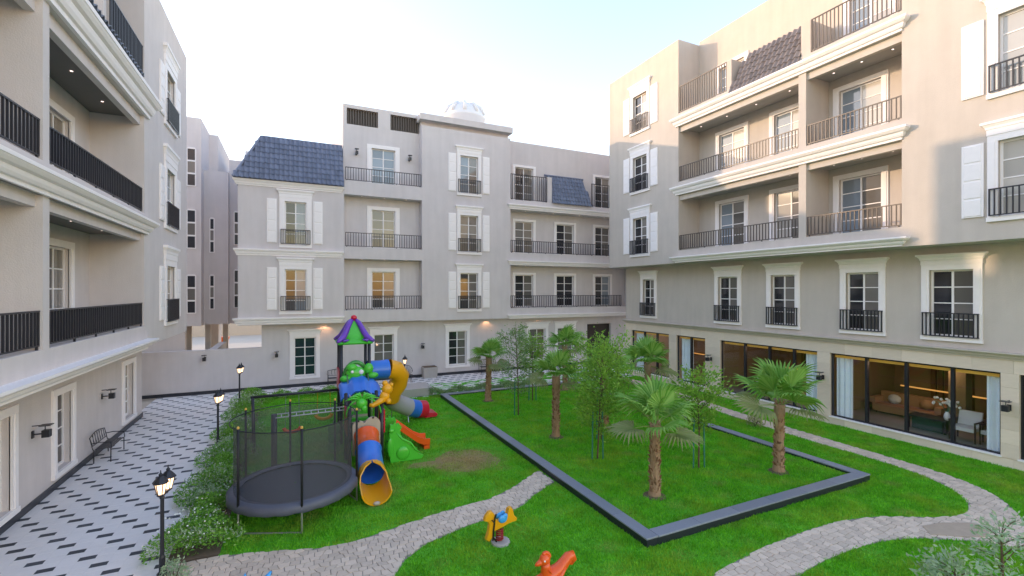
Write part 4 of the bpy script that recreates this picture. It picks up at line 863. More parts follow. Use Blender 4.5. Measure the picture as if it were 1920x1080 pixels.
for a, c_ in ((-1, -1), (1, -1), (1, 1), (-1, 1)):
    b = MB(); b.tube([(cx + r_ * a * 1.03, cy + r_ * c_ * 1.03, 3.5 + z + .015) for r_, z in ((.60, .10), (.49, .15), (.40, .22), (.31, .38), (.23, .56), (.14, .74), (.06, .83))], [.05, .10, .115, .11, .10, .09, .06], 8); part('roof_rib', b, 'p_purple', True, rf)
    b = MB(); b.tube([(cx + a * .42, cy + c_ * .62, 3.63), (cx + a * .22, cy + c_ * .57, 3.67)], [.06, .025], 7); part('roof_scroll', b, 'p_purple', True, rf)
b = MB(); b.ball((cx, cy, 4.42), .11, 12, .1); b.cyl((cx, cy, 4.26), (cx, cy, 4.36), .05, .05, 8); part('finial', b, 'p_red', True, rf)
# arched tunnel mouth and frog panel above the stairs
b = MB(); b.tube([(1.98 + .40 * math.cos(PI * j / 14), 17.24, 2.25 + .62 * math.sin(PI * j / 14)) for j in range(15)], .075, 8); part('arch', b, 'p_dgreen', True)
b = MB(); b.tube([(1.98 + .29 * math.cos(PI * j / 14), 17.21, 2.25 + .48 * math.sin(PI * j / 14)) for j in range(15)], .04, 8); part('arch_lining', b, 'p_white', True)
b = MB(); b.ball((1.95, 16.98, 2.52), .33, 14, .24, 9, .16); b.ball((2.38, 16.98, 2.66), .17, 12, .19, 8, .15); b.ball((1.82, 16.96, 2.72), .19, 12, .15, 8, .15); b.ball((1.62, 16.95, 2.36), .2, 12, .12, 8, .14); b.ball((2.52, 16.95, 2.42), .2, 12, .11, 8, .14); fg = part('frog_panel', b, 'p_green', True)
for x in (1.82, 2.12): b = MB(); b.ball((x, 16.83, 2.6 - .02 * (x > 2)), .055 if x < 2 else .085, 10, None, 6, .04); part('eye', b, 'p_white', True, fg)
b = MB(); rings = []
for i in range(15):                                         # wavy blue canopy
    x = 1.38 + 1.32 * i / 14; zc = 2.40 - .30 * abs((x - 2.04) / .66) ** 1.4 + .035 * math.sin(i * 1.7)
    rings.append([(x, 16.15 + .05 * math.sin(i * 1.3), zc - .36), (x, 16.10 + .05 * math.sin(i * 1.3), zc - .30), (x, 16.55, zc + .02), (x, 17.0, zc + .06), (x, 17.0, zc), (x, 16.55, zc - .05)])
b.loft(rings); cn = part('canopy', b, 'p_blue'); soft(cn, 60)
b = MB()
for i, zz in enumerate((1.12, 1.30, 1.48, 1.66, 1.84)): b.box(1.72, 2.28, 16.3 + i * .2, 16.5 + i * .2, zz - .10, zz)
part('stair_tread', b, 'p_green')
b = MB()
for i, zz in enumerate((1.02, 1.20, 1.38, 1.56, 1.74)): b.box(1.72, 2.28, 16.29 + i * .2, 16.33 + i * .2, zz - .08, zz)
part('stair_riser', b, 'p_beige')
for x in (1.66, 2.34): b = MB(); b.tube([(x, 15.9, 1.9), (x, 16.3, 2.0), (x, 16.9, 2.5)], .022, 6); b.tube([(x, 15.9, 1.0), (x, 15.9, 1.9)], .02, 6); part('handrail', b, 'galv', True)
# leaf ornament on the front left posts
b = MB()
for sgn in (-1, 1):
    for k_ in range(4):
        a = .15 + k_ * .32; L_ = .5 - .05 * k_
        b.tube([(1.85, 14.55, 2.12), (1.85 + sgn * L_ * .5 * math.cos(a), 14.5, 2.12 + L_ * .5 * math.sin(a) + .05), (1.85 + sgn * L_ * math.cos(a), 14.48, 2.12 + L_ * math.sin(a) * .55 - .02)], [.05, .075, .012], 7, squash=.5)
b.ball((1.83, 14.5, 2.02), .17, 10, .16, 7, .1); b.ball((1.9, 14.48, 1.88), .1, 10, .12, 7, .08); part('leaf_ornament', b, 'p_green', True)
for s_ in (-1, 1): b = MB(); b.tube([(1.9 + s_ * (.15 + .35 * math.sin(PI * j / 16)), 14.54, 2.12 - .5 * (1 - math.cos(PI * j / 16)) * .9) for j in range(9)], .025, 6); part('leaf_stem', b, 'p_green', True)
# yellow animal figure on the right front post
b = MB(); b.ball((2.60, 14.56, 2.38), .17, 12, .17, 8, .12); b.ball((2.53, 14.56, 2.56), .09, 10, .09, 6, .08); b.ball((2.72, 14.54, 2.50), .07, 8, .07, 6, .06); b.ball((2.52, 14.56, 2.16), .16, 12, .17, 8, .12); b.tube([(2.5, 14.54, 2.1), (2.32, 14.52, 2.0), (2.16, 14.5, 1.93), (2.06, 14.5, 1.96)], [.11, .09, .075, .05], 8); b.ball((2.62, 14.48, 2.02), .09, 8); part('animal_ornament', b, 'p_yellow', True)
# front tube slide
b = MB(); pl = []
for i in range(25):
    t_ = i / 24; x = 1.57 + .80 * t_
    e1 = math.sqrt(max(0, 1 - ((t_ - .22) / .23) ** 2)); e2 = math.sqrt(max(0, 1 - ((t_ - .72) / .29) ** 2)); pl.append((x, 1.36 + max(.16 * e1, .24 * e2)))
pl = [(1.57, .5)] + pl + [(2.37, .5)]
b.plate(pl, 14.52, 14.44, 'xz'); fp = part('slide_panel', b, 'p_beige')
for x, z in ((1.74, 1.52), (2.16, 1.58)): b = MB(); b.ball((x, 14.43, z), .03, 8, None, 6, .02); part('eye', b, 'p_black', True, fp)
S0 = Vector((1.965, 14.45, 1.04)); S1 = Vector((1.90, 12.95, .47)); axis = (S1 - S0)
def seg(n, t0, t1, m, r0=.345, rim=True):
    b = MB(); p0, p1 = S0 + axis * t0, S0 + axis * t1; d = axis.normalized() * .04
    b.tube([p0, p0 + d * .1, p0 + d, p1 - d, p1 - d * .1, p1], [r0 + .03, r0 + .03, r0, r0, r0 + .03, r0 + .03], 24, False)
    b.tube([p0 + d * .02, p1 - d * .02], r0 - .02, 24, False)
    return soft(part(n, b, m), 40)
seg('tube_section', 0, .42, 'p_orange'); seg('tube_section', .42, .98, 'p_blue')
b = MB(); p0 = S0 + axis * .98; rings_o = []; rings_i = []
for i in range(9):                                          # open yellow run-out: hood that opens into a chute
    t_ = i / 8; c_ = p0 + Vector((-.01 * t_, -1.0 * t_, -.13 * t_ * (1 - .3 * t_))); op = max(.04, min(1, (t_ - .12) / .35)) if t_ > .12 else .0
    half = PI * (1 - .5 * op) * (1 - .12 * max(0, t_ - .7) / .3); r_ = .365 + .02 * t_; k_ = 18
    rings_o.append([tuple(c_ + Vector((r_ * math.sin(-half + 2 * half * j / k_), 0, -r_ * math.cos(-half + 2 * half * j / k_)))) for j in range(k_ + 1)])
    rings_i.append([tuple(c_ + Vector(((r_ - .03) * math.sin(-half + 2 * half * j / k_), 0, -(r_ - .03) * math.cos(-half + 2 * half * j / k_)))) for j in range(k_ + 1)])
b.loft([o_ + list(reversed(i_)) for o_, i_ in zip(rings_o, rings_i)]); soft(part('slide_exit', b, 'p_yellow'), 45)
b = MB(); b.ball((1.88, 11.98, .07), .09, 8, .05, 6, .06); part('foot_bracket', b, 'p_beige', True)
# side tube slide with elbow
pts = [Vector(p) for p in ((2.45, 17.75, 2.46), (2.85, 17.78, 2.46), (3.2, 17.82, 2.46), (3.52, 17.88, 2.38), (3.70, 18.0, 2.15), (3.66, 18.15, 1.82), (3.48, 18.3, 1.50), (3.44, 18.5, 1.22), (3.58, 18.75, 1.0), (3.9, 19.0, .80), (4.3, 19.2, .58), (4.7, 19.4, .42), (5.05, 19.52, .36))]
for n_, a, c_, m_ in (('tube_section', 0, 3, 'p_blue'), ('tube_elbow', 2, 8, 'p_yellow'), ('tube_section', 7, 11, 'p_grey'), ('tube_section', 10, 12, 'p_blue'), ('tube_mouth', 11, 13, 'p_red')):
    P = pts[a:c_]; r_ = .34
    if n_ == 'tube_elbow': P = [pts[2] + Vector((.02, 0, 0))] + pts[3:8]
    b = MB(); b.tube(P, [r_ + .025] + [r_ + .005] * (len(P) - 2) + [r_ + .025], 20, False); b.tube(P, r_ - .02, 20, False); soft(part(n_, b, m_), 40)
b = MB(); b.plate([(0, .0), (.5, .0), (.56, .1), (.45, .18), (.1, .2)], -.35, .35, 'xz', (5.0, 19.58, .05), .03); part('slide_lip', b, 'p_red')
b = MB(); b.cyl((4.25, 19.0, 0), (4.25, 19.2, .4), .02, .02, 6); b.cyl((3.5, 19.0, 0), (3.62, 18.95, .95), .02, .02, 6); part('strut', b, 'galv')
# swing beam, monkey bars and swings
b = MB(); b.tube([(-1.3, 17.6, 1.86), (1.5, 17.5, 1.9)], .045, 8); part('swing_beam', b, 'post', True)
for dy in (-.0,): b = MB(); b.cyl((-1.2, 17.6, 0), (-1.24, 17.6, 1.86), .06, .05, 10); part('swing_leg', b, 'post', True)
b = MB(); b.cyl((-.55, 15.95, 0), (-.55, 15.95, 1.62), .085, .085, 12); part('post', b, 'post', True)
for y in (15.75, 16.2): b = MB(); b.tube([(-.5, y, 1.55), (1.5, y, 1.58)], .02, 6); part('ladder_rail', b, 'p_white', True)
for i in range(9): b = MB(); x = -.35 + i * .21; b.tube([(x, 15.77, 1.555 + .003 * i), (x, 16.18, 1.555 + .003 * i)], .015, 6); part('rung', b, 'p_white', True)
for x, z_, m_ in ((.95, .95, 'p_yellow'), (-.05, .62, 'p_orange')):
    for s_ in (-.2, .2): b = MB(); b.tube([(x + s_, 17.55, 1.86), (x + s_ * 1.1, 17.55, z_ + .1)], .009, 5); part('swing_rope', b, 'p_yellow' if m_ == 'p_yellow' else 'galv')
    b = MB(); b.tube([(x + .26 * math.cos(PI + PI * j / 10), 17.55, z_ + .12 + .16 * math.sin(PI + PI * j / 10)) for j in range(11)], .03, 8, squash=2); part('swing_seat', b, m_, True)
b = MB()
for i in range(3): b.lathe((1.2, 16.4, .12 + i * .3), [(.16, 0), (.19, .05), (.19, .22), (.16, .27)], 14)
part('drum_stack', b, 'p_dgreen')
b = MB(); b.cyl((1.2, 16.4, 0), (1.2, 16.4, 1.1), .03, .03, 8); part('drum_pole', b, 'galv')
for x in (2.5,): b = MB(); b.box(x, x + .05, 14.66, 15.6, 1.02, 1.72); part('side_panel', b, 'p_red')
b = MB(); b.box(1.42, 1.47, 17.32, 18.2, 1.9, 2.6); b.box(1.44, 1.48, 14.66, 15.6, 1.02, 1.75); part('side_panel', b, 'p_red')
# toddler slide with dinosaur sides
TS = thing('toddler_slide', (3.2, 15.3, 0), 'small orange slide with bright green dinosaur side panel beside the tube slide', 'slide')
dino = [(-.02, 0), (.95, 0), (1.05, .10), (.90, .16), (.82, .30), (.70, .36), (.66, .48), (.55, .54), (.50, .66), (.38, .74), (.30, .88), (.28, 1.02), (.33, 1.12), (.24, 1.24), (.17, 1.20), (.12, 1.34), (.05, 1.22), (-.03, 1.22), (-.06, 1.0), (-.04, .6), (-.05, .25)]
b = MB(); b.plate(dino, 14.72, 14.84, 'xz', (2.74, 0, 0), .025); dp = add('dinosaur_panel', b, 'p_green', TS)
b = MB(); b.ball((3.12, 14.72, .28), .22, 14, .22, 8, .06); b.ball((2.76, 14.72, 1.02), .09, 10, .07, 6, .04); b.ball((2.72, 14.72, .5), .1, 10, .3, 8, .04); add('dinosaur_relief', b, 'p_green', dp, True)
b = MB(); b.tube([(2.9, 14.75, .95), (3.1, 14.72, .72), (3.35, 14.70, .58), (3.5, 14.70, .35), (3.68, 14.72, .2)], [.03, .035, .035, .03, .02], 8); add('handrail', b, 'p_green', dp, True)
b = MB(); b.plate([(x, z) for x, z in dino], 15.52, 15.60, 'xz', (2.74, 0, 0), .02); add('dinosaur_panel', b, 'p_green', TS)
b = MB()
for i, z in enumerate((.25, .5, .75)): b.box(2.7 + .04 * i, 2.9, 14.86, 15.5, z - .04, z)
add('step', b, 'p_dgreen', TS)
b = MB(); rings = []
for x, z in ((2.85, 1.0), (3.05, .98), (3.4, .68), (3.75, .38), (4.0, .24), (4.22, .2)):
    w_ = .36; y = 15.45 + (x - 2.85) * .35
    rings.append([(x, y - w_, z + .14), (x, y - w_ + .06, z + .14), (x, y - w_ + .1, z), (x, y - .1, z + .01), (x, y, z + .035), (x, y + .1, z + .01), (x, y + w_ - .1, z), (x, y + w_ - .06, z + .14), (x, y + w_, z + .14), (x, y + w_ - .03, z - .07), (x, y - w_ + .03, z - .07)])
b.loft(rings); soft(add('slide_chute', b, 'p_orange', TS), 40)
b = MB(); b.box(4.0, 4.2, 15.55, 16.2, 0, .13); add('chute_foot', b, 'p_orange', TS)

# ------------------------------------------------------------------ spring riders
def spring(b, x, y, z0, z1, r_=.075):
    P = [(x + r_ * math.cos(t * 2 * PI * 5 / 40), y + r_ * math.sin(t * 2 * PI * 5 / 40), z0 + (z1 - z0) * t / 40) for t in range(41)]; b.tube(P, .016, 6)
x, y = 3.99, 9.12
SR = thing('spring_rider', (x, y, 0), 'yellow animal spring rider with blue seat on a red spring', 'spring rider', 'spring riders on the lawn')
b = MB(); b.lathe((x + .02, y, 0), [(.21, .0), (.2, .04), (.17, .05)], 14); add('footing', b, 'concrete', SR)
b = MB(); spring(b, x, y, .06, .30); add('spring', b, 'spring', SR, True)
prof = [(-.37, .56), (-.34, .64), (-.27, .72), (-.20, .73), (-.14, .66), (-.13, .56), (-.05, .50), (.10, .52), (.18, .60), (.20, .71), (.26, .73), (.30, .66), (.32, .55), (.40, .46), (.38, .42), (.22, .40), (.05, .34), (-.10, .30), (-.17, .30), (-.20, .16), (-.27, .10), (-.33, .15), (-.28, .30), (-.26, .45), (-.29, .53)]
b = MB(); b.plate(prof, y - .06, y + .06, 'xz', (x, 0, 0), .02); rd = add('body', b, 'p_yellow', SR)
b = MB(); b.plate([(-.10, .68), (-.135, .6), (-.15, .45), (-.17, .3), (-.18, .12), (-.155, .12), (-.14, .3), (-.12, .45), (-.105, .6), (-.08, .66)], y - .085, y - .061, 'xz', (x - .02, 0, 0)); add('mane_stripe', b, 'p_black', SR)
for s_ in (-1, 1): b = MB(); b.ball((x + .045, y + s_ * .07, .53), .105, 14, .085, 8, .035); b.ball((x + .10, y + s_ * .07, .58), .06, 12, .06, 8, .03); add('seat', b, 'p_cyan', SR, True)
b = MB(); b.cyl((x - .2, y - .2, .55), (x - .2, y + .2, .55), .015, .015, 8); add('handlebar', b, 'p_black', SR); b = MB(); b.cyl((x - .16, y - .2, .16), (x - .16, y + .2, .16), .02, .02, 8); add('footrest', b, 'p_black', SR)
x, y = 4.2, 7.25
SO = thing('spring_rider', (x, y, 0), 'orange bird shaped spring rider with curled tail at the bottom edge', 'spring rider', 'spring riders on the lawn')
b = MB(); b.lathe((x, y, 0), [(.24, .0), (.23, .05), (.2, .06)], 14); add('footing', b, 'concrete', SO); b = MB(); spring(b, x, y, .06, .2); add('spring', b, 'spring', SO, True)
b = MB()
b.tube([(x - .30, y, .18), (x - .18, y, .25), (x, y, .30), (x + .15, y, .36), (x + .26, y, .46), (x + .34, y, .54), (x + .41, y, .55), (x + .44, y, .48), (x + .40, y, .42)], [.05, .12, .135, .12, .10, .09, .085, .075, .05], 14); b.ball((x + .40, y, .43), .055, 10)
b.tube([(x - .08, y, .22), (x - .12, y, .36), (x - .13, y, .48), (x - .14, y, .56)], [.12, .105, .085, .08], 14); b.ball((x - .15, y, .60), .105, 14, .11, 9, .09)
b.tube([(x - .2, y, .59), (x - .30, y, .555), (x - .35, y, .545)], [.06, .04, .012], 10)
for i in range(6): a = .3 + i * .32; b.ball((x - .14 + .09 * math.cos(a), y, .62 + .1 * math.sin(a)), .035, 8)
b.tube([(x - .3, y, .16), (x - .36, y, .3), (x - .26, y, .34)], [.05, .06, .03], 8); add('body', b, 'p_orange', SO, True)
for s_ in (-1, 1): b = MB(); b.ball((x - .19, y + s_ * .075, .62), .018, 8); add('eye', b, 'p_white', SO, True); b = MB(); b.tube([(x - .1, y + s_ * .1, .3), (x + .1, y + s_ * .13, .3), (x + .24, y + s_ * .08, .42)], [.03, .045, .03], 8); add('side_rib', b, 'p_orange', SO, True)
b = MB(); b.cyl((x - .12, y - .2, .45), (x - .12, y + .2, .45), .015, .015, 8); add('handlebar', b, 'p_orange', SO)
x, y = -.78, 9.05
SB = thing('spring_rider', (x, y, 0), 'blue spring rider with only its fin showing at the bottom edge', 'spring rider', 'spring riders on the lawn')
b = MB(); b.lathe((x, y, 0), [(.24, .0), (.23, .06), (.2, .07)], 14); add('footing', b, 'concrete', SB); b = MB(); spring(b, x, y, .06, .25); add('spring', b, 'spring', SB, True)
b = MB(); b.tube([(x - .38, y, .30), (x - .2, y, .36), (x, y, .36), (x + .2, y, .34), (x + .36, y, .45), (x + .42, y, .54)], [.03, .1, .13, .1, .05, .02], 12); b.plate([(-.06, .44), (0, .56), (.03, .61), (.05, .56), (.06, .44)], y - .03, y + .03, 'xz', (x, 0, 0), .01); add('body', b, 'p_cyan', SB, True)

# ------------------------------------------------------------------ palms
def frond_mesh(seed, dry=False):
    r_ = random.Random(seed); b = MB(); b.mi = 1
    L = .58
    pet = [(0, 0, 0), (L * .5, 0, .03), (L, 0, 0.0)]; b.tube(pet, [.022, .016, .011], 5); b.mi = 0
    n = 24; span = R(108); R0 = .88
    base = (L, 0, 0)
    for i in range(n):
        a = -span + 2 * span * (i + .5) / n; da = span / n * 1.02; rr_ = R0 * (1 - .22 * (abs(a) / span) ** 2) * r_.uniform(.93, 1.07); drop = r_.uniform(.02, .10) + .06 * abs(a)
        def P(rad, ang, z): return (base[0] + rad * math.cos(ang), base[1] + rad * math.sin(ang), z)
        cup = .10 * math.sin(min(PI, abs(a)))
        r1, r2 = rr_ * .66, rr_
        z1 = cup * .7; z2 = cup * .6 - drop * .55; z3 = cup * .2 - drop * 1.7
        m0 = P(.02, a, 0); m1 = P(r1, a, z1 + .022); l1 = P(r1, a - da, z1 - .006); q1 = P(r1, a + da, z1 - .006)
        m2 = P(r1 + (r2 - r1) * .55, a + r_.uniform(-.02, .02), z2 + .01); l2 = P(r1 + (r2 - r1) * .5, a - da * .5, z2 - .004); q2 = P(r1 + (r2 - r1) * .5, a + da * .5, z2 - .004); tip = P(r2, a + r_.uniform(-.05, .05), z3)
        k0 = b.pts([m0, m1, l1, q1, m2, l2, q2, tip])
        for f in ((0, 2, 1), (0, 1, 3), (2, 5, 4, 1), (1, 4, 6, 3), (5, 7, 4), (4, 7, 6)): b.face([k0 + q for q in f])
    return b.mesh('frond', ['leaf_palm_dry' if dry else 'leaf_palm', 'p_dgreen' if False else 'stem'], smooth=False)
M['stem'] = mat('petiole', (.20, .30, .07), .5, var=.08)
FR = [frond_mesh(s) for s in range(4)] + [frond_mesh(9, True)]
def palm(x, y, zc, scale, label, seed, z0=.10):
    r_ = random.Random(seed); t = thing('palm_tree', (x, y, z0), label, 'palm tree', 'young fan palms in the raised bed')
    b = MB(); lean = (r_.uniform(-.05, .05), r_.uniform(-.05, .05)); n = 16; P = []; Rr = []
    for i in range(n): s_ = i / (n - 1); P.append((x + lean[0] * s_, y + lean[1] * s_, z0 - .05 + (zc - z0) * s_)); Rr.append((.135 + .05 * max(0, 1 - s_ * 7) - .02 * s_ + (.03 if s_ > .85 else 0)) * r_.uniform(.95, 1.05))
    b.tube(P, Rr, 12)
    for i in range(210):                                     # old leaf bases
        s_ = r_.uniform(.03, 1); a = i * 2.399; rad = .125 - .02 * s_; zz = z0 + (zc - z0) * s_; cx_, cy_ = x + lean[0] * s_, y + lean[1] * s_; w_ = .03
        ca, sa = math.cos(a), math.sin(a); h_ = r_.uniform(.07, .13); o_ = r_.uniform(.03, .08)
        k0 = b.pts([(cx_ + rad * ca - w_ * sa, cy_ + rad * sa + w_ * ca, zz), (cx_ + rad * ca + w_ * sa, cy_ + rad * sa - w_ * ca, zz), (cx_ + (rad + o_) * ca, cy_ + (rad + o_) * sa, zz + h_), (cx_ + (rad - .01) * ca, cy_ + (rad - .01) * sa, zz + h_ * .8)])
        for f in ((0, 1, 2), (0, 2, 3), (1, 3, 2)): b.face([k0 + q for q in f])
    add('trunk', b, 'palm_bark', t)
    N = 11
    for i in range(N):
        az = i * 2.399 + r_.uniform(-.25, .25); s_ = i / (N - 1); el = R(84 - 96 * s_ ** 1.15) + r_.uniform(-.12, .12)
        sc = .88 * scale * r_.uniform(.85, 1.08) * (1 if s_ > .15 else .8)
        rot = Matrix.Rotation(az, 3, 'Z') @ Matrix.Rotation(-el, 3, 'Y') @ Matrix.Rotation(r_.uniform(-.45, .45), 3, 'X') @ Matrix.Scale(sc, 3)
        me = FR[4] if (i >= N - 2 and r_.random() < .8) else FR[r_.randrange(4)]
        inst('frond', me, t, (x + lean[0] + .05 * math.cos(az), y + lean[1] + .05 * math.sin(az), zc - .02 - .10 * s_), rot)
    ring = MB(); ring.lathe((x, y, z0), [(.3, .0), (.24, .03), (.1, .04)], 16); add('soil_mound', ring, 'soil', t)
for (x, y, zc, sc, la) in ((8.46, 20.73, 2.2, .86, 'leftmost fan palm, standing in the far corner of the raised bed'), (8.60, 14.57, 2.35, .86, 'fan palm standing left of the leafy shrub trees, mid bed'), (8.43, 9.29, 2.0, 1.0, 'nearest fan palm with wide grey green fronds, beside the front kerb corner'), (12.85, 8.99, 2.15, 1.12, 'rightmost fan palm with bushy trunk foot near the right kerb corner'), (10.82, 14.62, 2.25, .95, 'fan palm half hidden behind the bright leafy tree'), (13.11, 21.22, 2.5, .98, 'far fan palm in front of the ground window by the entrance'), (13.6, 15.4, 2.35, 1.0, 'fan palm in front of the left lounge windows, behind the nearest palm')): palm(x, y, zc, sc, la, int(x * 100 + y))

# ------------------------------------------------------------------ leafy trees
def leaves(centres, dirs, L, wd, droop=.3):
    n = len(centres); d = dirs + rng.normal(0, .6, (n, 3)); d[:, 2] -= droop * rng.random(n); d /= np.linalg.norm(d, axis=1)[:, None] + 1e-9
    q = rng.normal(0, 1, (n, 3)); s = np.cross(d, q); s /= np.linalg.norm(s, axis=1)[:, None] + 1e-9
    ln = (L * rng.uniform(.6, 1.25, n))[:, None]; w = (wd * rng.uniform(.7, 1.2, n))[:, None]; nn = np.cross(d, s)
    a = centres; b = centres + d * ln * .5 + s * w * .5 + nn * w * .15; c = centres + d * ln; e = centres + d * ln * .5 - s * w * .5 + nn * w * .15
    v = np.stack([a, b, c, e], 1).reshape(-1, 3); f = np.arange(n * 4).reshape(-1, 4); return v, f
def tree(x, y, z0, h, wdt, label, seed, m='leaf_tree', stakes=2, crown0=.28, nleaf=2600, lean=(0, 0), group='slender staked trees in the raised bed', L=.115, wd=.05, nb=22):
    r_ = random.Random(seed); t = thing('leafy_tree', (x, y, z0), label, 'tree', group)
    b = MB(); top = (x + lean[0], y + lean[1], z0 + h * .92); b.tube([(x, y, z0 - .05), (x + lean[0] * .3 + .02, y, z0 + h * .35), (x + lean[0] * .7, y + .02, z0 + h * .7), top], [.03, .024, .014, .004], 7)
    cs = []; ds_ = []
    for i in range(nb):
        s_ = crown0 + (1 - crown0) * (i + .5) / nb * .92; bx_, by_, bz_ = x + lean[0] * s_, y + lean[1] * s_, z0 + h * s_ * .9; az = i * 2.4 + r_.uniform(-.4, .4)
        env = math.sin(PI * min(1, max(.08, (s_ - crown0 + .06) / (1.10 - crown0)))) ** .7; ln = wdt * .5 * env * r_.uniform(.65, 1.25) + .12
        up = r_.uniform(.35, 1.0); P = [Vector((bx_, by_, bz_))]
        for k_ in range(1, 5): q = k_ / 4; P.append(Vector((bx_ + math.cos(az) * ln * q, by_ + math.sin(az) * ln * q, bz_ + ln * up * q ** .8 + r_.uniform(-.03, .03) - (.1 * ln * q * q if up < .6 else 0))))
        b.tube(P, [.011, .009, .007, .005, .002], 5)
        k_n = int(nleaf / nb * (.5 + env)); tt_ = rng.uniform(.12, 1.05, k_n) ** .8 * 3.999; ii = np.minimum(tt_.astype(int), 3); fr_ = tt_ - ii; PP = np.array([tuple(p) for p in P])
        c_ = PP[ii] * (1 - fr_)[:, None] + PP[ii + 1] * fr_[:, None]; spread = .035 + .11 * rng.random(k_n)
        cs.append(c_ + rng.normal(0, 1, (k_n, 3)) * spread[:, None] * (.6 + ln)); d_ = np.array(tuple((P[-1] - P[0]).normalized())); ds_.append(np.tile(d_, (k_n, 1)))
    add('trunk', b, 'bark', t)
    v, f = leaves(np.concatenate(cs), np.concatenate(ds_), L, wd); o = bpy.data.objects.new('crown', npmesh('crown', v - np.array([x, y, z0]), f, m)); C.objects.link(o); o.parent = t
    for i in range(stakes):
        b = MB(); dx = (-.16, .17, .02)[i]; dy = (.05, -.06, .18)[i]; b.tube([(x + dx, y + dy, z0 - .02), (x + dx * .9, y + dy * .9, z0 + 1.5)], .024, 6); add('stake', b, 'stake', t)
        b = MB(); b.tube([(x + dx, y + dy, z0 + 1.2), (x, y, z0 + 1.2)], .008, 5); add('tie', b, 'stake', t)
tree(8.64, 17.76, .1, 4.2, 1.5, 'tall thin grey green tree between the two left palms', 3, 'leaf_olive', 1, .22, 1700, (-.12, .05))
tree(10.39, 19.82, .1, 3.3, 1.2, 'small thin tree in front of the far ground window', 5, 'leaf_tree', 2, .35, 1500)
tree(8.62, 12.05, .1, 4.1, 1.75, 'tallest bright leafy tree with green stakes in the middle of the bed', 8, 'leaf_tree', 2, .20, 3600, (.22, -.1), nb=30)
tree(9.9, 13.6, .1, 3.4, 1.5, 'bushy green tree just behind the tallest leafy tree', 12, 'leaf_tree', 1, .25, 1800)
tree(10.95, 10.19, .1, 3.0, 1.25, 'young staked tree between the two nearest palms', 15, 'leaf_tree', 2, .36, 1700)

# ------------------------------------------------------------------ hedge, border plants, foreground shrub
def shrub_leaves(n, fx, L, wd, up=.5):
    P = fx(n); d = rng.normal(0, 1, (n, 3)); d[:, 2] = np.abs(d[:, 2]) * up + .15; return leaves(P, d / np.linalg.norm(d, axis=1)[:, None], L, wd, .1)
hg = thing('flowering_hedge', (-1.85, 18.5, 0), 'long low green hedge with white blossoms between the paving and the lawn', 'hedge')
def hedge_pts(n):
    y = 11.25 + rng.random(n) ** 1.15 * 15.1; cl = .5 + .5 * np.sin(y * 3.1) * np.sin(y * 1.37 + 1); hgt = (.34 + .34 * cl) * np.where(y < 12.2, .75, 1)
    u = rng.normal(0, 1, n); wv = .30 + .16 * np.sin(y * 2.3); x = -1.86 + np.clip(u, -1.9, 1.9) * wv; prof = np.sqrt(np.clip(1 - ((x + 1.86) / (wv * 2.1)) ** 2, .02, 1)); z = hgt * prof * rng.random(n) ** .45
    return np.stack([x, y, z + .02], 1)
v, f = shrub_leaves(34000, hedge_pts, .075, .034); o = bpy.data.objects.new('foliage', npmesh('foliage', v - np.array([-1.85, 18.5, 0]), f, 'leaf_hedge')); C.objects.link(o); o.parent = hg
def pale_pts(n): p = hedge_pts(n * 3); k = (np.sin(p[:, 1] * 1.9) > .25); p = p[k][:n]; p[:, 2] += .07; return p
P_ = pale_pts(4500); d = rng.normal(0, 1, (len(P_), 3)); d[:, 2] = np.abs(d[:, 2]); v, f = leaves(P_, d, .085, .03); o = bpy.data.objects.new('pale_shoots', npmesh('pale_shoots', v - np.array([-1.85, 18.5, 0]), f, 'leaf_pale')); C.objects.link(o); o.parent = hg
def fl_pts(n): p = hedge_pts(n); p[:, 2] = p[:, 2] * .6 + .25; return p
P_ = np.concatenate([fl_pts(500), np.stack([-1.9 + rng.normal(0, .28, 420), 11.3 + rng.random(420) * 1.5, .2 + rng.random(420) * .28], 1)]); d = rng.normal(0, 1, (len(P_), 3)); v, f = leaves(P_, d, .045, .042, 0); o = bpy.data.objects.new('blossom', npmesh('blossom', v - np.array([-1.85, 18.5, 0]), f, 'flower')); C.objects.link(o); o.parent = hg
b = MB(); b.box(-2.29, -1.38, 11.16, 26.45, -.05, .012); add('soil_bed', b, 'soil', hg)
def clump(name, cat, x, y, r_, h, n, label, m='leaf_hedge', L=.08, wd=.03, group=None):
    t = thing(name, (x, y, 0), label, cat, group)
    def fx(k): a = rng.random(k) * 2 * PI; q = np.sqrt(rng.random(k)) * r_; z = h * np.sqrt(np.clip(1 - (q / r_) ** 2, .03, 1)) * rng.random(k) ** .5; return np.stack([x + q * np.cos(a), y + q * np.sin(a), z], 1)
    v, f = shrub_leaves(n, fx, L, wd); o = bpy.data.objects.new('foliage', npmesh('foliage', v - np.array([x, y, 0]), f, m)); C.objects.link(o); o.parent = t
    b = MB()
    for i in range(7): a = i * .9; b.tube([(x, y, -.02), (x + r_ * .6 * math.cos(a), y + r_ * .6 * math.sin(a), h * .7)], [.012, .004], 5)
    add('stem', b, 'bark', t)
rb_ = thing('border_planting', (9.5, 23.6, 0), 'narrow strip of low leafy planting behind the raised bed', 'plants')
def bp(n): x = 6.3 + rng.random(n) * 6; return np.stack([x, 23.25 + rng.normal(0, .2, n), (.2 + .22 * np.sin(x * 2.2) ** 2) * rng.random(n) ** .5], 1)
v, f = shrub_leaves(6500, bp, .09, .035); o = bpy.data.objects.new('foliage', npmesh('foliage', v - np.array([9.5, 23.6, 0]), f, 'leaf_olive')); C.objects.link(o); o.parent = rb_
rc_ = thing('border_planting', (1.5, 26.2, 0), 'low dark leafy border along the lawn behind the swings', 'plants')
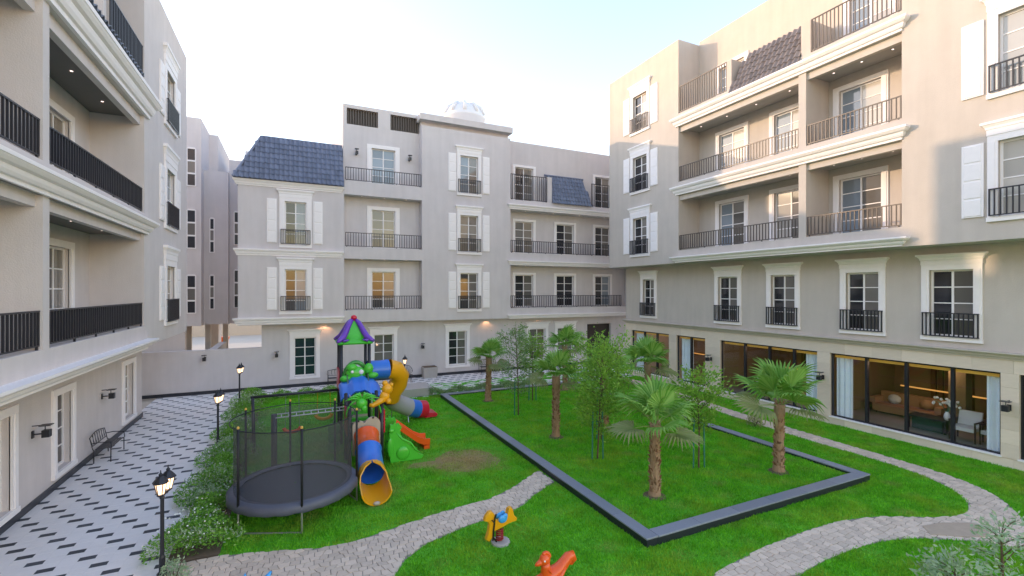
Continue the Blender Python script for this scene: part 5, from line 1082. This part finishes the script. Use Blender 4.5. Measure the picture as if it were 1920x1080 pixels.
def bp(n): x = -1.5 + rng.random(n) * 5.4; return np.stack([x, 26.1 + rng.normal(0, .22, n), (.18 + .2 * np.sin(x * 2.7) ** 2) * rng.random(n) ** .5], 1)
v, f = shrub_leaves(5000, bp, .09, .035); o = bpy.data.objects.new('foliage', npmesh('foliage', v - np.array([1.5, 26.2, 0]), f, 'leaf_hedge')); C.objects.link(o); o.parent = rc_
tree(11.3, 3.75, 0, 1.4, .7, 'pale sparse shrub in the bottom right corner', 31, 'leaf_pale', 0, .12, 420, (.1, 0), 'pale foreground shrubs', .12, .042, 14)
tree(10.35, 4.0, 0, .7, .8, 'lower pale leafy shrub left of the corner shrub, at the bottom edge', 33, 'leaf_pale', 0, .1, 520, (0, 0), 'pale foreground shrubs', .12, .046, 14)
clump('small_shrub', 'shrub', -2.0, 10.35, .26, .5, 420, 'small pale plant at the foot of the nearest lamp post', 'leaf_pale')
clump('small_shrub', 'shrub', 16.6, 12.6, .3, .55, 500, 'small yellowish shrub between the path and the lounge window', 'leaf_palm_dry')

# ------------------------------------------------------------------ grass
def grassmat():
    m = bpy.data.materials.new('grass_blades'); m.use_nodes = True; n = m.node_tree.nodes; l = m.node_tree.links; p = n['Principled BSDF']; p.inputs['Roughness'].default_value = .6; p.inputs['Specular IOR Level'].default_value = .25
    g = n.new('ShaderNodeNewGeometry'); mx = n.new('ShaderNodeMix'); mx.data_type = 'RGBA'; mx.inputs['A'].default_value = (.045, .42, .012, 1); mx.inputs['B'].default_value = (.17, .68, .028, 1); l.new(g.outputs['Random Per Island'], mx.inputs['Factor'])
    tc = n.new('ShaderNodeTexCoord'); no = n.new('ShaderNodeTexNoise'); no.inputs['Scale'].default_value = .8; no.inputs['Detail'].default_value = 5; l.new(tc.outputs['Object'], no.inputs[0]); mr = n.new('ShaderNodeMapRange'); mr.inputs['From Min'].default_value = .46; mr.inputs['From Max'].default_value = .72; mr.inputs['To Max'].default_value = .7; l.new(no.outputs[0], mr.inputs[0])
    m2 = n.new('ShaderNodeMix'); m2.data_type = 'RGBA'; m2.inputs['B'].default_value = (.42, .56, .05, 1); l.new(mr.outputs[0], m2.inputs['Factor']); l.new(mx.outputs['Result'], m2.inputs['A'])
    at = n.new('ShaderNodeAttribute'); at.attribute_name = 'dry'; m3 = n.new('ShaderNodeMix'); m3.data_type = 'RGBA'; m3.inputs['B'].default_value = (.50, .38, .15, 1); l.new(at.outputs['Fac'], m3.inputs['Factor']); l.new(m2.outputs['Result'], m3.inputs['A'])
    n2 = n.new('ShaderNodeTexNoise'); n2.inputs['Scale'].default_value = 2.6; n2.inputs['Detail'].default_value = 6; n2.inputs['Roughness'].default_value = .7; l.new(tc.outputs['Object'], n2.inputs[0]); r2 = n.new('ShaderNodeMapRange'); r2.inputs['From Min'].default_value = .3; r2.inputs['From Max'].default_value = .7; r2.inputs['To Min'].default_value = .62; r2.inputs['To Max'].default_value = 1.32; l.new(n2.outputs[0], r2.inputs[0]); vs = n.new('ShaderNodeVectorMath'); vs.operation = 'SCALE'; l.new(m3.outputs['Result'], vs.inputs[0]); l.new(r2.outputs[0], vs.inputs['Scale'])
    l.new(vs.outputs[0], p.inputs['Base Color']); t = n.new('ShaderNodeBsdfTranslucent'); l.new(m3.outputs['Result'], t.inputs[0]); ms = n.new('ShaderNodeMixShader'); ms.inputs[0].default_value = .3; l.new(p.outputs[0], ms.inputs[1]); l.new(t.outputs[0], ms.inputs[2]); l.new(ms.outputs[0], n['Material Output'].inputs[0]); return m
GM = grassmat()
def dryness(X, Y):
    e = lambda cx, cy, rx, ry: np.clip(1.35 - np.hypot((X - cx) / rx, (Y - cy) / ry), 0, 1)
    d = e(4.95, 14.0, 1.15, 1.05) * .95 + e(3.6, 14.3, .6, .35) * .6 + e(1.95, 12.1, .5, .3) * .35 + e(2.5, 12.9, .3, .6) * .35
    nz = np.sin(X * 1.7 + 1.3 * np.sin(Y * 1.1)) * np.sin(Y * 1.9 + np.sin(X * .9)); nz2 = np.sin(X * 4.3 + Y * 2.1) * np.sin(Y * 5.1 - X * 1.3)
    return np.clip(d * (1 + .25 * nz2) + .42 * np.clip(nz * nz2 + .02, 0, 1) + rng.normal(0, .05, X.shape), 0, 1)
def blades(name, X, Y, Z, label, hgt=.055):
    n = len(X); a = rng.random(n) * 2 * PI; w = rng.uniform(.006, .011, n) * (1 + .03 * np.hypot(X, Y)); h = hgt * rng.uniform(.55, 1.25, n); la = rng.random(n) * 2 * PI; lr = h * rng.uniform(.1, .75, n); dr = dryness(X, Y); h = h * (1 - .35 * dr) * (1 + .35 * np.sin(X * 3.3 + 2 * np.sin(Y * 1.7)) * np.sin(Y * 2.9 + X))
    v = np.empty((n, 3, 3)); v[:, 0] = np.stack([X - w * np.cos(a), Y - w * np.sin(a), Z], 1); v[:, 1] = np.stack([X + w * np.cos(a), Y + w * np.sin(a), Z], 1); v[:, 2] = np.stack([X + lr * np.cos(la), Y + lr * np.sin(la), Z + h], 1)
    o = bpy.data.objects.new(name, npmesh(name, v.reshape(-1, 3), np.arange(n * 3).reshape(-1, 3), GM, {'dry': np.repeat(dr, 3)})); C.objects.link(o); tag(o, label, 'grass', None, 'stuff')
def scatter(n, x0, x1, y0, y1): return rng.uniform(x0, x1, n), rng.uniform(y0, y1, n)
def visible(X, Y): d = X * .4251 + Y * .9051; s_ = X * .9051 - Y * .4251; return (d > 4.5) & (np.abs(s_) < d * 1.2 + .8)
Xs, Ys = [], []
for y0, y1, dens in ((3, 9, 1900), (9, 14, 1500), (14, 19, 950), (19, 26.4, 600)):
    X, Y = scatter(int(21.05 * (y1 - y0) * dens), -1.36, 19.69, y0, y1)
    k = visible(X, Y) & ~((X > bx0 - .01) & (X < bx1 + .01) & (Y > by0 - .01) & (Y < by1 + .01))
    X, Y = X[k], Y[k]; jx = X + rng.normal(0, .028, len(X)); jy = Y + rng.normal(0, .028, len(X)); k = ~inside(jx, jy, PATH1s) & ~inside(jx, jy, PATH2s) & ~((X > 4.0) & (Y > 23.3)); Xs.append(X[k]); Ys.append(Y[k])
X = np.concatenate(Xs); Y = np.concatenate(Ys); blades('grass', X, Y, np.zeros(len(X)), 'bright green grass of the courtyard lawn around the paths')
Xs, Ys = [], []
for y0, y1, dens in ((7.9, 14, 1300), (14, 22.5, 800)):
    X, Y = scatter(int(7.5 * (y1 - y0) * dens), bx0 + bw + .01, bx1 - bw - .01, y0, y1); Xs.append(X); Ys.append(Y)
X = np.concatenate(Xs); Y = np.concatenate(Ys); blades('grass', X, Y, np.full(len(X), .10), 'dense green grass filling the raised bed under the palms', .06)
